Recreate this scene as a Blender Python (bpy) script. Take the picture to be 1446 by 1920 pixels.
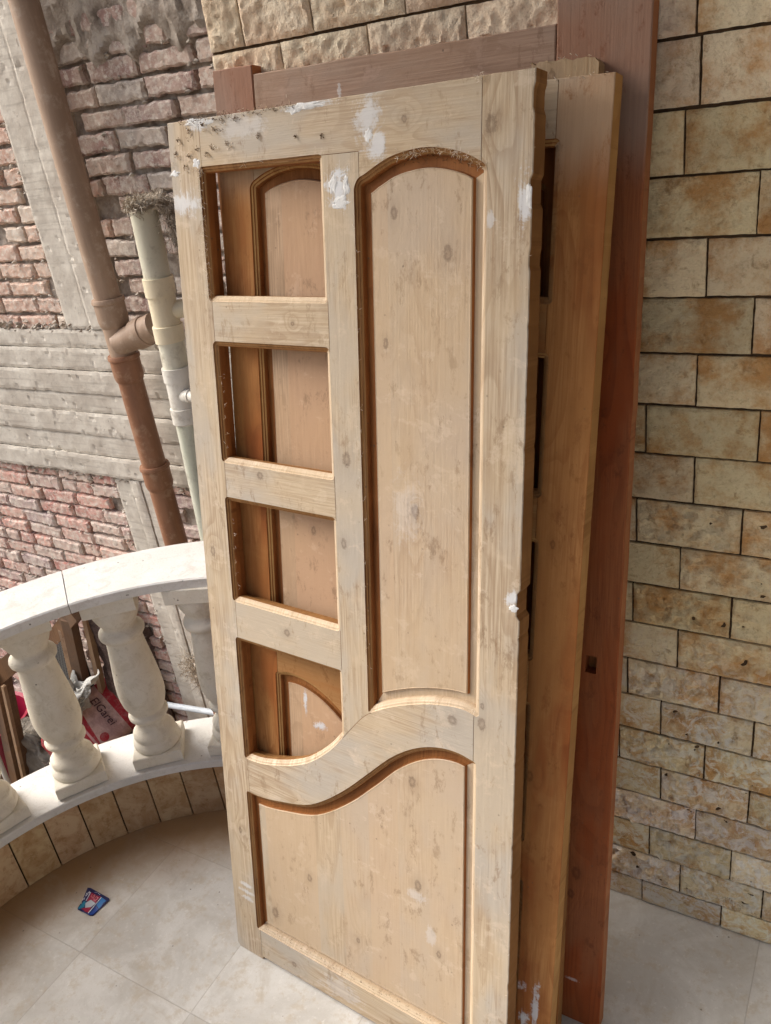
import bpy, math, random
from mathutils import Vector, Matrix, noise
from mathutils.geometry import delaunay_2d_cdt
random.seed(7)
PI = math.pi
S = bpy.context.scene
for o in list(bpy.data.objects): bpy.data.objects.remove(o)
COL = S.collection

# ------------------------------------------------------------------ camera
cd = bpy.data.cameras.new('camera'); cam = bpy.data.objects.new('camera', cd); COL.objects.link(cam)
cd.sensor_fit = 'VERTICAL'; cd.sensor_height = 36.0; cd.lens = 36.0*1568.17/1920; cd.clip_start = 0.02; cd.clip_end = 400
_M = [[0.861948, 0.489283, -0.132846], [0.118682, -0.449467, -0.885378], [-0.49291, 0.747383, -0.445486]]
def _cam():
    rx = Vector(_M[0]).normalized(); f = Vector(_M[2]).normalized(); up = rx.cross(f).normalized(); rx = f.cross(up)
    m = Matrix(((rx.x, up.x, -f.x, 0), (rx.y, up.y, -f.y, 0), (rx.z, up.z, -f.z, 1.965), (0, 0, 0, 1)))
    return m
cam.matrix_world = _cam()
S.camera = cam
S.render.resolution_x = 771; S.render.resolution_y = 1024

# ------------------------------------------------------------------ sky, sun, exposure
SUN_EL, SUN_AZ = 44, 252        # azimuth measured clockwise from +Y
w = bpy.data.worlds.new('World'); S.world = w; w.use_nodes = True
nt = w.node_tree; bg = nt.nodes['Background']
sky = nt.nodes.new('ShaderNodeTexSky'); sky.sky_type = 'NISHITA'; sky.sun_disc = False
sky.sun_elevation = math.radians(SUN_EL); sky.sun_rotation = math.radians(SUN_AZ)
sky.air_density = 1.0; sky.dust_density = 5.0; sky.ozone_density = 0.6
hs = nt.nodes.new('ShaderNodeHueSaturation'); hs.inputs['Saturation'].default_value = 0.95
nt.links.new(sky.outputs[0], hs.inputs['Color']); nt.links.new(hs.outputs[0], bg.inputs[0]); bg.inputs[1].default_value = 0.12
sl = bpy.data.lights.new('sun', 'SUN'); sl.energy = 2.25; sl.angle = math.radians(45); sl.color = (1.0, 0.985, 0.97)
so = bpy.data.objects.new('sun', sl); COL.objects.link(so)
a, e = math.radians(SUN_AZ), math.radians(SUN_EL)
sd = Vector((math.sin(a)*math.cos(e), math.cos(a)*math.cos(e), math.sin(e)))
so.rotation_euler = sd.to_track_quat('Z', 'Y').to_euler(); so.location = (-6, -6, 8)
S.view_settings.view_transform = 'Standard'; S.view_settings.look = 'None'
S.view_settings.gamma = 1; S.view_settings.exposure = 0.7
S.cycles.max_bounces = 8; S.cycles.diffuse_bounces = 5

# ------------------------------------------------------------------ helpers
class MB:
    def __init__(s): s.v = []; s.f = []; s.m = []; s.c = []
    def add(s, vs, fs, mi=0, col=None):
        b = len(s.v); s.v += [tuple(p) for p in vs]
        for f in fs: s.f.append(tuple(b+i for i in f)); s.m.append(mi); s.c.append(col)
    def build(s, name, mats, parent=None, smooth=False, loc=None):
        me = bpy.data.meshes.new(name); me.from_pydata(s.v, [], s.f)
        if not isinstance(mats, (list, tuple)): mats = [mats]
        for m in mats: me.materials.append(m)
        me.polygons.foreach_set('material_index', s.m)
        if smooth: me.polygons.foreach_set('use_smooth', [True]*len(s.f))
        if any(c is not None for c in s.c):
            at = me.attributes.new('tint', 'FLOAT_COLOR', 'CORNER'); d = []
            for p, c in zip(me.polygons, s.c):
                d += list(c or (1, 1, 1, 1))*p.loop_total
            at.data.foreach_set('color', d)
        if smooth: me.set_sharp_from_angle(angle=math.radians(42))
        me.update()
        o = bpy.data.objects.new(name, me); COL.objects.link(o)
        if parent: o.parent = parent
        if loc: o.location = loc
        return o
def tag(o, label=None, cat=None, group=None, kind=None):
    if label: o['label'] = label
    if cat: o['category'] = cat
    if group: o['group'] = group
    if kind: o['kind'] = kind
    return o
def empty(name, loc, label, cat, group=None):
    o = bpy.data.objects.new(name, None); COL.objects.link(o); o.location = loc
    o.empty_display_size = 0.1
    return tag(o, label, cat, group)
def fb(x, y, z, sc=1.0, oc=3):
    return noise.fractal(Vector((x*sc, y*sc, z*sc)), 0.9, 2.0, oc)
def box(mb, x0, x1, y0, y1, z0, z1, mi=0, col=None, fr=None):
    vs = [(x, y, z) for x in (x0, x1) for y in (y0, y1) for z in (z0, z1)]
    if fr: vs = [fr(*p) for p in vs]
    mb.add(vs, [(0, 1, 3, 2), (4, 6, 7, 5), (0, 4, 5, 1), (2, 3, 7, 6), (0, 2, 6, 4), (1, 5, 7, 3)], mi, col)
def tube(mb, pts, rad, n=16, mi=0, caps=True, col=None):
    pts = [Vector(p) for p in pts]; k = len(pts)
    if not isinstance(rad, (list, tuple)): rad = [rad]*k
    vs = []; ref = None
    for i, p in enumerate(pts):
        t = (pts[min(i+1, k-1)]-pts[max(i-1, 0)])
        if t.length < 1e-9: t = pts[-1]-pts[0]
        t.normalize()
        if ref is None: ref = Vector((0, 0, 1)) if abs(t.z) < .8 else Vector((1, 0, 0))
        u = t.cross(ref).normalized(); v = t.cross(u); ref = -v if False else ref
        for j in range(n):
            a = 2*PI*j/n; vs.append(p+u*math.cos(a)*rad[i]+v*math.sin(a)*rad[i])
    fs = [(i*n+j, i*n+(j+1) % n, (i+1)*n+(j+1) % n, (i+1)*n+j) for i in range(k-1) for j in range(n)]
    if caps: fs += [tuple(range(n))[::-1], tuple((k-1)*n+j for j in range(n))]
    mb.add(vs, fs, mi, col)

# material mini-language -------------------------------------------------
def lin(r, g, b):
    f = lambda c: (c/255/12.92) if c/255 <= .04045 else ((c/255+.055)/1.055)**2.4
    return (f(r), f(g), f(b), 1)
class NT:
    def __init__(s, name, rough=.8, spec=.3):
        s.mat = bpy.data.materials.new(name); s.mat.use_nodes = True; s.t = s.mat.node_tree
        s.b = s.t.nodes['Principled BSDF']; s.b.inputs['Roughness'].default_value = rough
        s.b.inputs['Specular IOR Level'].default_value = spec
        s.tc = s.n('ShaderNodeTexCoord'); s.obj = s.tc.outputs['Object']
    def n(s, t, **k):
        x = s.t.nodes.new(t)
        for a, b in k.items(): setattr(x, a, b)
        return x
    def put(s, sock, v):
        if isinstance(v, bpy.types.NodeSocket): s.t.links.new(v, sock)
        elif v is not None:
            if isinstance(v, (tuple, list)) and len(v) == 3 and sock.type == 'RGBA': v = (*v, 1)
            sock.default_value = v
    def m(s, op, a, b=None, c=None, cl=False):
        x = s.n('ShaderNodeMath', operation=op, use_clamp=cl)
        s.put(x.inputs[0], a); s.put(x.inputs[1], b); s.put(x.inputs[2], c); return x.outputs[0]
    def vm(s, op, a, b=None):
        x = s.n('ShaderNodeVectorMath', operation=op); s.put(x.inputs[0], a); s.put(x.inputs[1], b)
        return x.outputs['Value' if op in ('LENGTH', 'DISTANCE', 'DOT_PRODUCT') else 'Vector']
    def sep(s, v):
        x = s.n('ShaderNodeSeparateXYZ'); s.put(x.inputs[0], v); return x.outputs
    def comb(s, a, b, c):
        x = s.n('ShaderNodeCombineXYZ'); [s.put(x.inputs[i], v) for i, v in enumerate((a, b, c))]; return x.outputs[0]
    def noise(s, v, sc=5, de=3, ro=.55, di=0, col=False):
        x = s.n('ShaderNodeTexNoise'); s.put(x.inputs['Vector'], v); x.inputs['Scale'].default_value = sc
        x.inputs['Detail'].default_value = de; x.inputs['Roughness'].default_value = ro; x.inputs['Distortion'].default_value = di
        return x.outputs['Color' if col else 'Fac']
    def vor(s, v, sc=5, out='Distance', feature='F1'):
        x = s.n('ShaderNodeTexVoronoi', feature=feature); s.put(x.inputs['Vector'], v); x.inputs['Scale'].default_value = sc
        return x.outputs[out]
    def mr(s, v, a, b, c=0., d=1., smooth=True):
        x = s.n('ShaderNodeMapRange', interpolation_type='SMOOTHSTEP' if smooth else 'LINEAR')
        s.put(x.inputs['Value'], v)
        for k, q in zip(('From Min', 'From Max', 'To Min', 'To Max'), (a, b, c, d)): s.put(x.inputs[k], q)
        return x.outputs[0]
    def mix(s, f, a, b, mode='MIX'):
        x = s.n('ShaderNodeMix', data_type='RGBA', blend_type=mode); x.clamp_factor = True
        s.put(x.inputs[0], f); s.put(x.inputs[6], a); s.put(x.inputs[7], b); return x.outputs[2]
    def attr(s, name):
        x = s.n('ShaderNodeAttribute', attribute_name=name); return x.outputs['Color']
    def rnd(s):
        return s.n('ShaderNodeObjectInfo').outputs['Random']
    def bump(s, h, dist=.002, st=.5):
        x = s.n('ShaderNodeBump'); x.inputs['Strength'].default_value = st; x.inputs['Distance'].default_value = dist
        s.put(x.inputs['Height'], h); s.t.links.new(x.outputs[0], s.b.inputs['Normal'])
    def out(s, col, rough=None):
        s.put(s.b.inputs['Base Color'], col)
        if rough is not None: s.put(s.b.inputs['Roughness'], rough)
        return s.mat

def wood(name, pale, dark, patch, horiz=False, knots=(), paint=(), strips=0, grain=1.0, rough=.72, varn=None, vth=(.45, .6), speck=.5, bumpd=.0012, scuff=None, lit_z=None, lit_col=(200, 184, 160)):
    """planed softwood in a door's own metres: x across, z up (or the other way for rails)"""
    N = NT(name, rough, .25)
    X, Y, Z = N.sep(N.obj)
    u, v = (Z, X) if horiz else (X, Z)
    r = N.m('MULTIPLY', N.rnd(), 37.0)
    warp = N.noise(N.comb(N.m('MULTIPLY', u, 3.0), r, N.m('MULTIPLY', v, 2.2)), 1.0, 2)
    big = N.noise(N.comb(N.m('MULTIPLY', u, 9.0), N.m('ADD', r, N.m('MULTIPLY', Y, 6)), N.m('MULTIPLY', v, 1.05)), 1.0, 2, .4)
    ph = N.m('MULTIPLY', N.m('ADD', big, N.m('MULTIPLY', warp, .25)), 17.0*grain)
    kmask = None
    for (ka, kb, kr) in knots:
        d = N.vm('LENGTH', N.comb(N.m('SUBTRACT', X, ka), 0., N.m('MULTIPLY', N.m('SUBTRACT', Z, kb), .62 if not horiz else 1.0)))
        g = N.m('POWER', 2.718, N.m('MULTIPLY', N.m('MULTIPLY', d, d), -1/(kr*3.2)**2))
        ph = N.m('ADD', ph, N.m('MULTIPLY', g, 2.3))
        dn = N.m('ADD', N.m('DIVIDE', d, kr), N.m('MULTIPLY', N.m('SUBTRACT', N.noise(N.obj, 110+9000*kr, 4, .8), .5), 1.5))
        k = N.m('MULTIPLY', N.mr(dn, .55, 1.15, 1, 0), N.mr(dn, -.1, .75, .35, 1))
        k = N.m('MAXIMUM', k, N.m('MULTIPLY', N.mr(dn, .9, 3.0, 1, 0), .18))
        kmask = k if kmask is None else N.m('MAXIMUM', kmask, k)
    ring = N.m('FRACT', ph)
    ring = N.m('MULTIPLY', N.mr(ring, .35, .93), N.mr(ring, .93, 1.0, 1, 0))
    streak = N.noise(N.comb(N.m('MULTIPLY', u, 330.), N.m('ADD', r, Y), N.m('MULTIPLY', v, 7.)), 1.0, 3, .6)
    fine = N.noise(N.comb(N.m('MULTIPLY', u, 900.), r, N.m('MULTIPLY', v, 40.)), 1.0, 2)
    c = N.mix(N.m('MULTIPLY', ring, N.mr(N.noise(N.comb(N.m('MULTIPLY', u, 4.), r, v), 1.2, 2), .36, .64, .12, .62)), pale, dark)
    c = N.mix(N.mr(streak, .33, .70, 0, .66), c, dark); c = N.mix(N.mr(fine, .4, .75, 0, .22), c, dark)
    c = N.mix(N.mr(N.noise(N.comb(N.m('MULTIPLY', u, 5.), r, N.m('MULTIPLY', v, 2.)), 1.3, 4, .6), .42, .60, 0, .85), c, patch)
    c = N.mix(N.mr(N.noise(N.vm('ADD', N.obj, N.comb(r, 3., 1.)), 9, 4, .65), .55, .72, 0, .4), c, (pale[0]*1.12, pale[1]*1.12, pale[2]*1.14, 1))
    if strips:
        wn = N.n('ShaderNodeTexWhiteNoise', noise_dimensions='1D')
        N.put(wn.inputs['W'], N.m('FLOOR', N.m('ADD', N.m('DIVIDE', X, strips), .35)))
        c = N.mix(N.mr(wn.outputs['Value'], 0, 1, 0, .8), c, (pale[0]*.91, pale[1]*.83, pale[2]*.78, 1))
    if varn is not None:
        vn = N.noise(N.comb(N.m('MULTIPLY', u, 6.), r, N.m('MULTIPLY', v, 1.4)), 1.6, 4, .6)
        c = N.mix(N.mr(vn, vth[0], vth[1]), c, N.mix(N.m('MULTIPLY', ring, .4), varn, (varn[0]*.5, varn[1]*.42, varn[2]*.35, 1)))
    if lit_z: c = N.mix(N.mr(N.m('ADD', Z, N.m('MULTIPLY', N.noise(N.comb(N.m('MULTIPLY', X, 30), 0., N.m('MULTIPLY', Z, 4)), 1., 3), .08)), lit_z, lit_z+.12, 0, .85), c, N.mix(N.m('MULTIPLY', streak, .6), lin(*lit_col), lin(*[v*.76 for v in lit_col])))  # pale top end: light reaching over the stack, put into the colour
    # grime specks and small dents
    scuff = (.10 if varn is not None else .38) if scuff is None else scuff
    # scuffs and smears where the old finish was scraped away
    sc1 = N.noise(N.comb(N.m('MULTIPLY', X, 15.), r, N.m('MULTIPLY', Z, 19.)), 1.0, 6, .72, .3)
    c = N.mix(N.mr(sc1, .56, .64, 0, scuff), c, (pale[0]*1.15, pale[1]*1.17, pale[2]*1.25, 1))
    sc2 = N.noise(N.comb(N.m('MULTIPLY', X, 30.), N.m('ADD', r, 4.), N.m('MULTIPLY', Z, 14.)), 1.0, 6, .78, .2)
    c = N.mix(N.mr(sc2, .55, .66, 0, .55), c, (dark[0]*.74, dark[1]*.70, dark[2]*.66, 1))
    c = N.mix(N.mr(N.noise(N.vm('ADD', N.obj, N.comb(7., r, 0.)), 4.5, 3, .5), .40, .60, 0, .35), c, (pale[0]*.97, pale[1]*.91, pale[2]*.80, 1))
    sp = N.mr(N.vor(N.vm('ADD', N.obj, N.comb(r, 0., 0.)), 34), .03, .10, speck, 0)
    sp = N.m('MULTIPLY', sp, N.mr(N.noise(N.obj, 5, 2), .48, .6))
    c = N.mix(sp, c, (.10, .075, .05, 1))
    if kmask is not None: c = N.mix(N.m('MULTIPLY', kmask, .62), c, (dark[0]*.42, dark[1]*.40, dark[2]*.42, 1))
    pm = None
    for (pa, pb, ra, rb, st) in paint:
        dv = N.comb(N.m('DIVIDE', N.m('SUBTRACT', X, pa), ra), 0., N.m('DIVIDE', N.m('SUBTRACT', Z, pb), rb))
        d = N.m('ADD', N.vm('LENGTH', dv), N.m('ADD', N.m('MULTIPLY', N.m('SUBTRACT', N.noise(N.obj, 34, 7, .8, .6), .5), 4.2), N.m('MULTIPLY', N.m('SUBTRACT', streak, .5), 1.4)))
        k = N.mr(d, .45, 1.25, st, 0); pm = k if pm is None else N.m('MAXIMUM', pm, k)
    if pm is not None: c = N.mix(pm, c, lin(214, 216, 218))
    h = N.m('ADD', N.m('MULTIPLY', streak, .5), N.m('ADD', N.m('MULTIPLY', ring, -.07), N.m('MULTIPLY', N.noise(N.obj, 28, 4, .7), .9)))
    h = N.m('SUBTRACT', h, N.m('MULTIPLY', sp, .6))
    if pm is not None: h = N.m('ADD', h, N.m('MULTIPLY', pm, .5))
    h = N.m('ADD', h, N.m('MULTIPLY', sc1, .8))
    N.bump(h, bumpd*1.3, .75)
    return N.out(c)

# pine colours
PALE = lin(198, 181, 156); DARK = lin(150, 124, 97); GREY = lin(178, 169, 156)
BR = lin(150, 98, 50); BRD = lin(112, 66, 30)
K1 = [(.718, 1.939, .011), (.419, 1.378, .011), (.719, .902, .010), (.405, 1.205, .008), (.720, .940, .005), (.030, 1.12, .009), (.045, .38, .007)]
K1r = [(.190, 1.316, .010), (.655, .890, .012), (.24, .97, .010), (.30, 1.63, .005), (.56, 1.962, .007), (.20, .045, .009), (.58, .05, .009)]
K1p = [(.532, 1.820, .008), (.638, 1.752, .010), (.139, .168, .012), (.556, .709, .010), (.51, 1.60, .007), (.568, .455, .010), (.26, .33, .008), (.62, .30, .007), (.40, .22, .006), (.57, 1.295, .009)]
P1 = [(.36, 2.003, .045, .007, .95), (.487, 1.968, .028, .035, .7), (.505, 1.925, .018, .022, .8), (.420, 1.866, .026, .030, .95), (.415, 1.838, .014, .008, .9),
      (.032, 1.858, .040, .022, .75), (.09, 2.0, .03, .012, .8), (.20, 1.985, .055, .02, .35), (.778, 1.83, .012, .035, .85), (.72, 1.80, .008, .012, .5),
      (.05, .215, .020, .006, .6), (.05, .195, .022, .006, .6), (.05, .175, .018, .007, .55), (.775, 1.17, .014, .012, .8)]
P1p = [(.567, .43, .022, .014, .32), (.60, .34, .012, .022, .28), (.55, 1.29, .03, .06, .18), (.35, .05, .06, .03, .3)]
W1v = wood('sanded pine, grain upright', PALE, DARK, GREY, False, K1, P1)
W1h = wood('sanded pine, grain level', PALE, DARK, GREY, True, K1r, P1 + P1p[3:])
W1p = wood('sanded pine panel', lin(198, 179, 153), DARK, lin(180, 169, 154), False, K1p, P1p, strips=.078)
VAR = wood('old brown varnish in the grooves', lin(158, 104, 56), BRD, lin(122, 74, 36), speck=.7, scuff=.05)
MLD = wood('darker moulding', lin(150, 108, 68), lin(96, 60, 30), lin(176, 142, 104), speck=.8, varn=lin(108, 66, 32), vth=(.5, .58))  # darker tone for the left and top sides of the openings
MLL = wood('paler moulding', lin(214, 196, 170), lin(172, 144, 114), lin(192, 172, 146), speck=.8)  # paler tone for the right and bottom sides
SIDE = wood('pine edge', lin(150, 110, 66), lin(112, 74, 38), lin(128, 90, 50))
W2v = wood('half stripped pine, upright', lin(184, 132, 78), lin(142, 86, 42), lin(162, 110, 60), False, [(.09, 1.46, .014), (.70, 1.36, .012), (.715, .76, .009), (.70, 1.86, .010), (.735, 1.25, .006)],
           [(.70, .235, .03, .012, .7), (.69, .165, .018, .022, .9), (.73, .15, .012, .02, .9), (.70, .085, .03, .006, .7), (.755, .19, .008, .06, .8)], varn=lin(150, 84, 38), vth=(.40, .62), lit_z=1.86)
W2h = wood('half stripped pine, level', lin(180, 138, 90), lin(140, 92, 48), lin(160, 116, 70), True, varn=lin(158, 96, 46), vth=(.5, .7), lit_z=1.86)
W2p = wood('half stripped pine panel', lin(200, 170, 140), DARK, lin(182, 152, 122), False, [(.21, 1.6, .008), (.20, 1.18, .007)], [(.20, .70, .018, .010, .9), (.16, .76, .006, .03, .9)], strips=.09)
SIDE2 = wood('yellow pine edge', lin(186, 146, 92), lin(150, 106, 60), lin(166, 124, 74))
W3v = wood('brown pine', lin(176, 130, 80), lin(130, 82, 40), lin(150, 104, 60), varn=lin(140, 84, 38), vth=(.4, .6))
W4 = wood('red stained timber, upright', lin(152, 92, 54), lin(108, 56, 28), lin(136, 82, 50), False, [(.80, .42, .012), (.79, .36, .009), (.80, 1.55, .006)], [(.80, .12, .02, .005, .4)], varn=lin(140, 68, 28), vth=(.40, .6), lit_z=1.83, lit_col=(160, 136, 120))  # upper end painted paler, as lit above the doors in front
W4h = wood('red stained timber, level', lin(168, 142, 124), lin(132, 106, 88), lin(158, 140, 126), True, (), [(.30, 1.985, .004, .03, .6)])

# ------------------------------------------------------------------ panelled doors
DW, DH = .790, 2.008
def tab(T):
    def f(x):
        if x <= T[0][0]: return T[0][1]
        for (x0, y0), (x1, y1) in zip(T, T[1:]):
            if x <= x1:
                t = (x-x0)/(x1-x0); return y0+(y1-y0)*t
        return T[-1][1]
    return f
def smoothtab(T):
    # Catmull-Rom through the table
    def f(x):
        x = min(max(x, T[0][0]), T[-1][0])
        for i in range(len(T)-1):
            if x <= T[i+1][0]:
                p0 = T[max(i-1, 0)]; p1 = T[i]; p2 = T[i+1]; p3 = T[min(i+2, len(T)-1)]
                h = p2[0]-p1[0]; t = (x-p1[0])/h
                m1 = (p2[1]-p0[1])/(p2[0]-p0[0])*h if i else (p2[1]-p1[1]); m2 = (p3[1]-p1[1])/(p3[0]-p1[0])*h
                return (2*t**3-3*t*t+1)*p1[1]+(t**3-2*t*t+t)*m1+(-2*t**3+3*t*t)*p2[1]+(t**3-t*t)*m2
    return f
S_TOP = smoothtab([(.080, .600), (.130, .603), (.185, .617), (.237, .636), (.291, .666), (.349, .717), (.388, .764), (.439, .826), (.475, .853), (.525, .879), (.578, .900), (.629, .914), (.678, .920), (.714, .912)])
S_BOT = smoothtab([(.077, .508), (.130, .509), (.186, .520), (.268, .543), (.322, .576), (.387, .631), (.449, .694), (.508, .754), (.563, .794), (.615, .816), (.665, .822), (.710, .813)])
ARCH = smoothtab([(.454, 1.868), (.464, 1.878), (.478, 1.884), (.500, 1.895), (.530, 1.907), (.566, 1.914), (.604, 1.916), (.640, 1.911), (.672, 1.902), (.700, 1.889), (.714, 1.880)])
CELLS = [dict(k='o', xl=.080, xr=.387, b=lambda x: 1.668, t=lambda x: 1.9225, r=.009),
         dict(k='o', xl=.081, xr=.387, b=lambda x: 1.332, t=lambda x: 1.589, r=.010),
         dict(k='o', xl=.081, xr=.387, b=lambda x: 1.009, t=lambda x: 1.256, r=.010),
         dict(k='o', xl=.080, xr=.388, b=S_TOP, t=lambda x: .921, r=.009),
         dict(k='p', xl=.454, xr=.713, b=S_TOP, t=ARCH, r=.009),
         dict(k='p', xl=.077, xr=.709, b=lambda x: .093, t=S_BOT, r=.007)]
NB, NS = 44, 26
def ringpts(c, d):
    xl, xr = c['xl']+d, c['xr']-d; r = max(c['r']-d*.8, .0012)
    def off(fn, x, sg):
        s = (fn(x+.002)-fn(x-.002))/.004
        return fn(x)+sg*d*math.sqrt(1+min(abs(s), 1.2)**2)
    def rnd(x):
        q = min(x-xl, xr-x)
        return 0 if q >= r else r-math.sqrt(max(r*r-(r-q)**2, 0))
    lo = []; hi = []
    for i in range(NB+1):
        t = .5-.5*math.cos(PI*i/NB); x = xl+(xr-xl)*t
        lo.append((x, off(c['b'], x, 1)+rnd(x))); hi.append((x, off(c['t'], x, -1)-rnd(x)))
    R = [(xr, lo[-1][1]+(hi[-1][1]-lo[-1][1])*j/NS) for j in range(1, NS)]
    L = [(xl, hi[0][1]+(lo[0][1]-hi[0][1])*j/NS) for j in range(1, NS)]
    return lo+R+hi[::-1]+L
def inpoly(p, P):
    x, y = p; c = False; j = len(P)-1
    for i in range(len(P)):
        if (P[i][1] > y) != (P[j][1] > y) and x < (P[j][0]-P[i][0])*(y-P[i][1])/(P[j][1]-P[i][1])+P[i][0]: c = not c
        j = i
    return c
def cls(a, b):
    if a < .088: return 'sl'
    if a > .702: return 'sr'
    if b < .40 and b < S_BOT(a)-.05: return 'rb'
    if a < .388:
        if b > 1.80: return 'rt'
        if b > 1.45: return 'r1'
        if b > 1.13: return 'r2'
        if b > .80: return 'r3'
        return 'rs'
    if a < .466 and b < 1.9205: return 'mu' if b > S_TOP(a)-.0005 else 'rs'
    if b > 1.40: return 'rt'
    return 'rs'
def make_door(root, T, mats, mirror=False, chips=(), thick_open=True):
    """mats: v, h, panel, groove, mould_dark, mould_light, side"""
    V, H, P, G, MD, ML, SD = range(7)
    rings = [ringpts(c, 0) for c in CELLS]
    out = []
    rc = random.Random(17); small = [(c0, c0+rc.uniform(.003, .012), rc.uniform(.0006, .0018)) for c0 in [rc.uniform(.1, 2.0) for _ in range(13)]]
    def edge(p, q, n, s):
        for i in range(n):
            t = i/n; x = p[0]+(q[0]-p[0])*t; y = p[1]+(q[1]-p[1])*t
            jit = fb(x*3+s, y, s, 90, 4)*.0006
            if s in (1, 3):
                x += jit
                for (cb0, cb1, dd) in list(chips)+small:
                    if s == 1 and cb0 < y < cb1: x -= dd
            elif s != 4: y += jit
            out.append((x, y))
    nb_ = [((.0015, .012), (.010, .0015), 3), ((.010, .0015), (.0905, .0015), 6), ((.0905, .0015), (.0915, .010), 2), ((.0915, .010), (.6985, .010), 30), ((.6985, .010), (.6995, .0015), 2), ((.6995, .0015), (DW-.0015, .0015), 6)]
    for p_, q_, n_ in nb_: edge(p_, q_, n_, 4)
    edge((DW-.0015, .0015), (DW-.0015, DH-.0015), 240, 1)
    edge((DW-.0015, DH-.0015), (.0015, DH-.0015), 60, 2); edge((.0015, DH-.0015), (.0015, .012), 120, 3)
    hw = .0005
    joints = [[(.088, -.01), (.088, 2.02)], [(.702, -.01), (.702, 2.02)], [(.388, .921), (.388, 1.012)], [(.388, 1.25), (.388, 1.34)],
              [(.388, 1.58), (.388, 1.672)], [(.380, 1.9205), (.466, 1.9205)], [(.466, 1.921), (.466, 1.878)],
              [(x*.001, S_TOP(x*.001)) for x in range(382, 464, 8)]]
    verts = []; edges = []
    def loop(P_, closed=True):
        b = len(verts); verts.extend(Vector(p) for p in P_)
        n = len(P_); edges.extend((b+i, b+(i+1) % n) for i in range(n if closed else n-1))
    loop(out)
    for r in rings: loop(r)
    for j in joints:
        L = []; R = []
        for i, p in enumerate(j):
            q0 = j[max(i-1, 0)]; q1 = j[min(i+1, len(j)-1)]
            d = Vector((q1[0]-q0[0], q1[1]-q0[1])).normalized(); n = Vector((-d.y, d.x))
            L.append(tuple(Vector(p)+n*hw)); R.append(tuple(Vector(p)-n*hw))
        loop(L+R[::-1])
    res = delaunay_2d_cdt(verts, edges, [], 0, 1e-6)
    tv, tf = res[0], res[2]
    mbs = {}
    def get(k):
        if k not in mbs: mbs[k] = MB()
        return mbs[k]
    def XF(a, c, b): return ((DW-a) if mirror else a, c, b)
    def quad(k, pts, mi):
        get(k).add([XF(*p) for p in pts], [tuple(range(len(pts))) if not mirror else tuple(range(len(pts)))[::-1]], mi)
    def injoint(c):
        for j in joints:
            for p, q in zip(j, j[1:]):
                dx, dy = q[0]-p[0], q[1]-p[1]; l2 = dx*dx+dy*dy
                t = ((c[0]-p[0])*dx+(c[1]-p[1])*dy)/l2
                if -.01 < t < 1.01 and math.hypot(c[0]-p[0]-t*dx, c[1]-p[1]-t*dy) < hw*.98: return True
        return False
    mt = {'sl': V, 'sr': V, 'mu': V}
    for f in tf:
        P_ = [tv[i] for i in f]; c = ((P_[0].x+P_[1].x+P_[2].x)/3, (P_[0].y+P_[1].y+P_[2].y)/3)
        if not inpoly(c, out) or any(inpoly(c, r) for r in rings): continue
        k = cls(*c)
        if injoint(c):
            quad(k, [(p.x, .003, p.y) for p in P_], G); 
        else: quad(k, [(p.x, 0, p.y) for p in P_], mt.get(k, H))
        quad(k, [(p.x, T, p.y) for p in P_[::-1]], G)
    # rim: small worn arris then the edge of the board
    n = len(out)
    rows = [(0, 0), (-.0015, .0016), (-.0015, T)]
    def push(p, d):
        x, y = p
        if x < .01: x = max(x+d, 0)
        if x > DW-.02: x = x-d
        if y < .0125: y = max(y+d, 0)
        if y > DH-.01: y = y-d
        return (x, y)
    for i in range(n):
        p, q = out[i], out[(i+1) % n]; m = ((p[0]+q[0])/2, (p[1]+q[1])/2); k = cls(min(max(m[0], .001), DW-.001), m[1])
        for (d0, c0), (d1, c1), mi in zip(rows, rows[1:], (mt.get(k, H), SD)):
            a0, b0, a1, b1 = push(p, d0), push(q, d0), push(p, d1), push(q, d1)
            quad(k, [(a0[0], c0, a0[1]), (a1[0], c1, a1[1]), (b1[0], c1, b1[1]), (b0[0], c0, b0[1])], mi)
    # mouldings
    prof_o = [(0, 0), (.0012, .0028), (.005, .0034), (.0065, .0052), (.0098, .0068), (.011, .010), (.0112, .021), (.0045, .0212), (.0045, T)]
    prof_p = [(0, 0), (.0012, .0028), (.005, .0034), (.0065, .0052), (.0098, .0068), (.011, .010), (.0115, .0185)]
    for c, r0 in zip(CELLS, rings):
        prof = prof_o if c['k'] == 'o' else prof_p
        rs = [ringpts(c, d) for d, _ in prof]; n = len(r0)
        for i in range(n):
            j = (i+1) % n; m = ((r0[i][0]+r0[j][0])/2, (r0[i][1]+r0[j][1])/2)
            e = Vector((r0[j][0]-r0[i][0], r0[j][1]-r0[i][1])); nn = Vector((e.y, -e.x)).normalized() if e.length > 1e-9 else Vector((0, 0))
            k = cls(m[0]+nn.x*.002, m[1]+nn.y*.002)
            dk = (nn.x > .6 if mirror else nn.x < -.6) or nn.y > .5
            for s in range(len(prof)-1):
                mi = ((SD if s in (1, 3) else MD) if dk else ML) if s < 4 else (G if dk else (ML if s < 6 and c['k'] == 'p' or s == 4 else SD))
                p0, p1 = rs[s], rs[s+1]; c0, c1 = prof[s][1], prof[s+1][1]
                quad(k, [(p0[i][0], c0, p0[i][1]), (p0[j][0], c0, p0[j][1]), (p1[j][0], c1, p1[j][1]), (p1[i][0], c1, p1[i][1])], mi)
    names = {'sl': 'stile', 'sr': 'stile', 'mu': 'muntin', 'rt': 'rail', 'r1': 'rail', 'r2': 'rail', 'r3': 'rail', 'rs': 'curved_rail', 'rb': 'rail'}
    for k, mb in mbs.items(): mb.build(names[k], mats, root)
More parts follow.
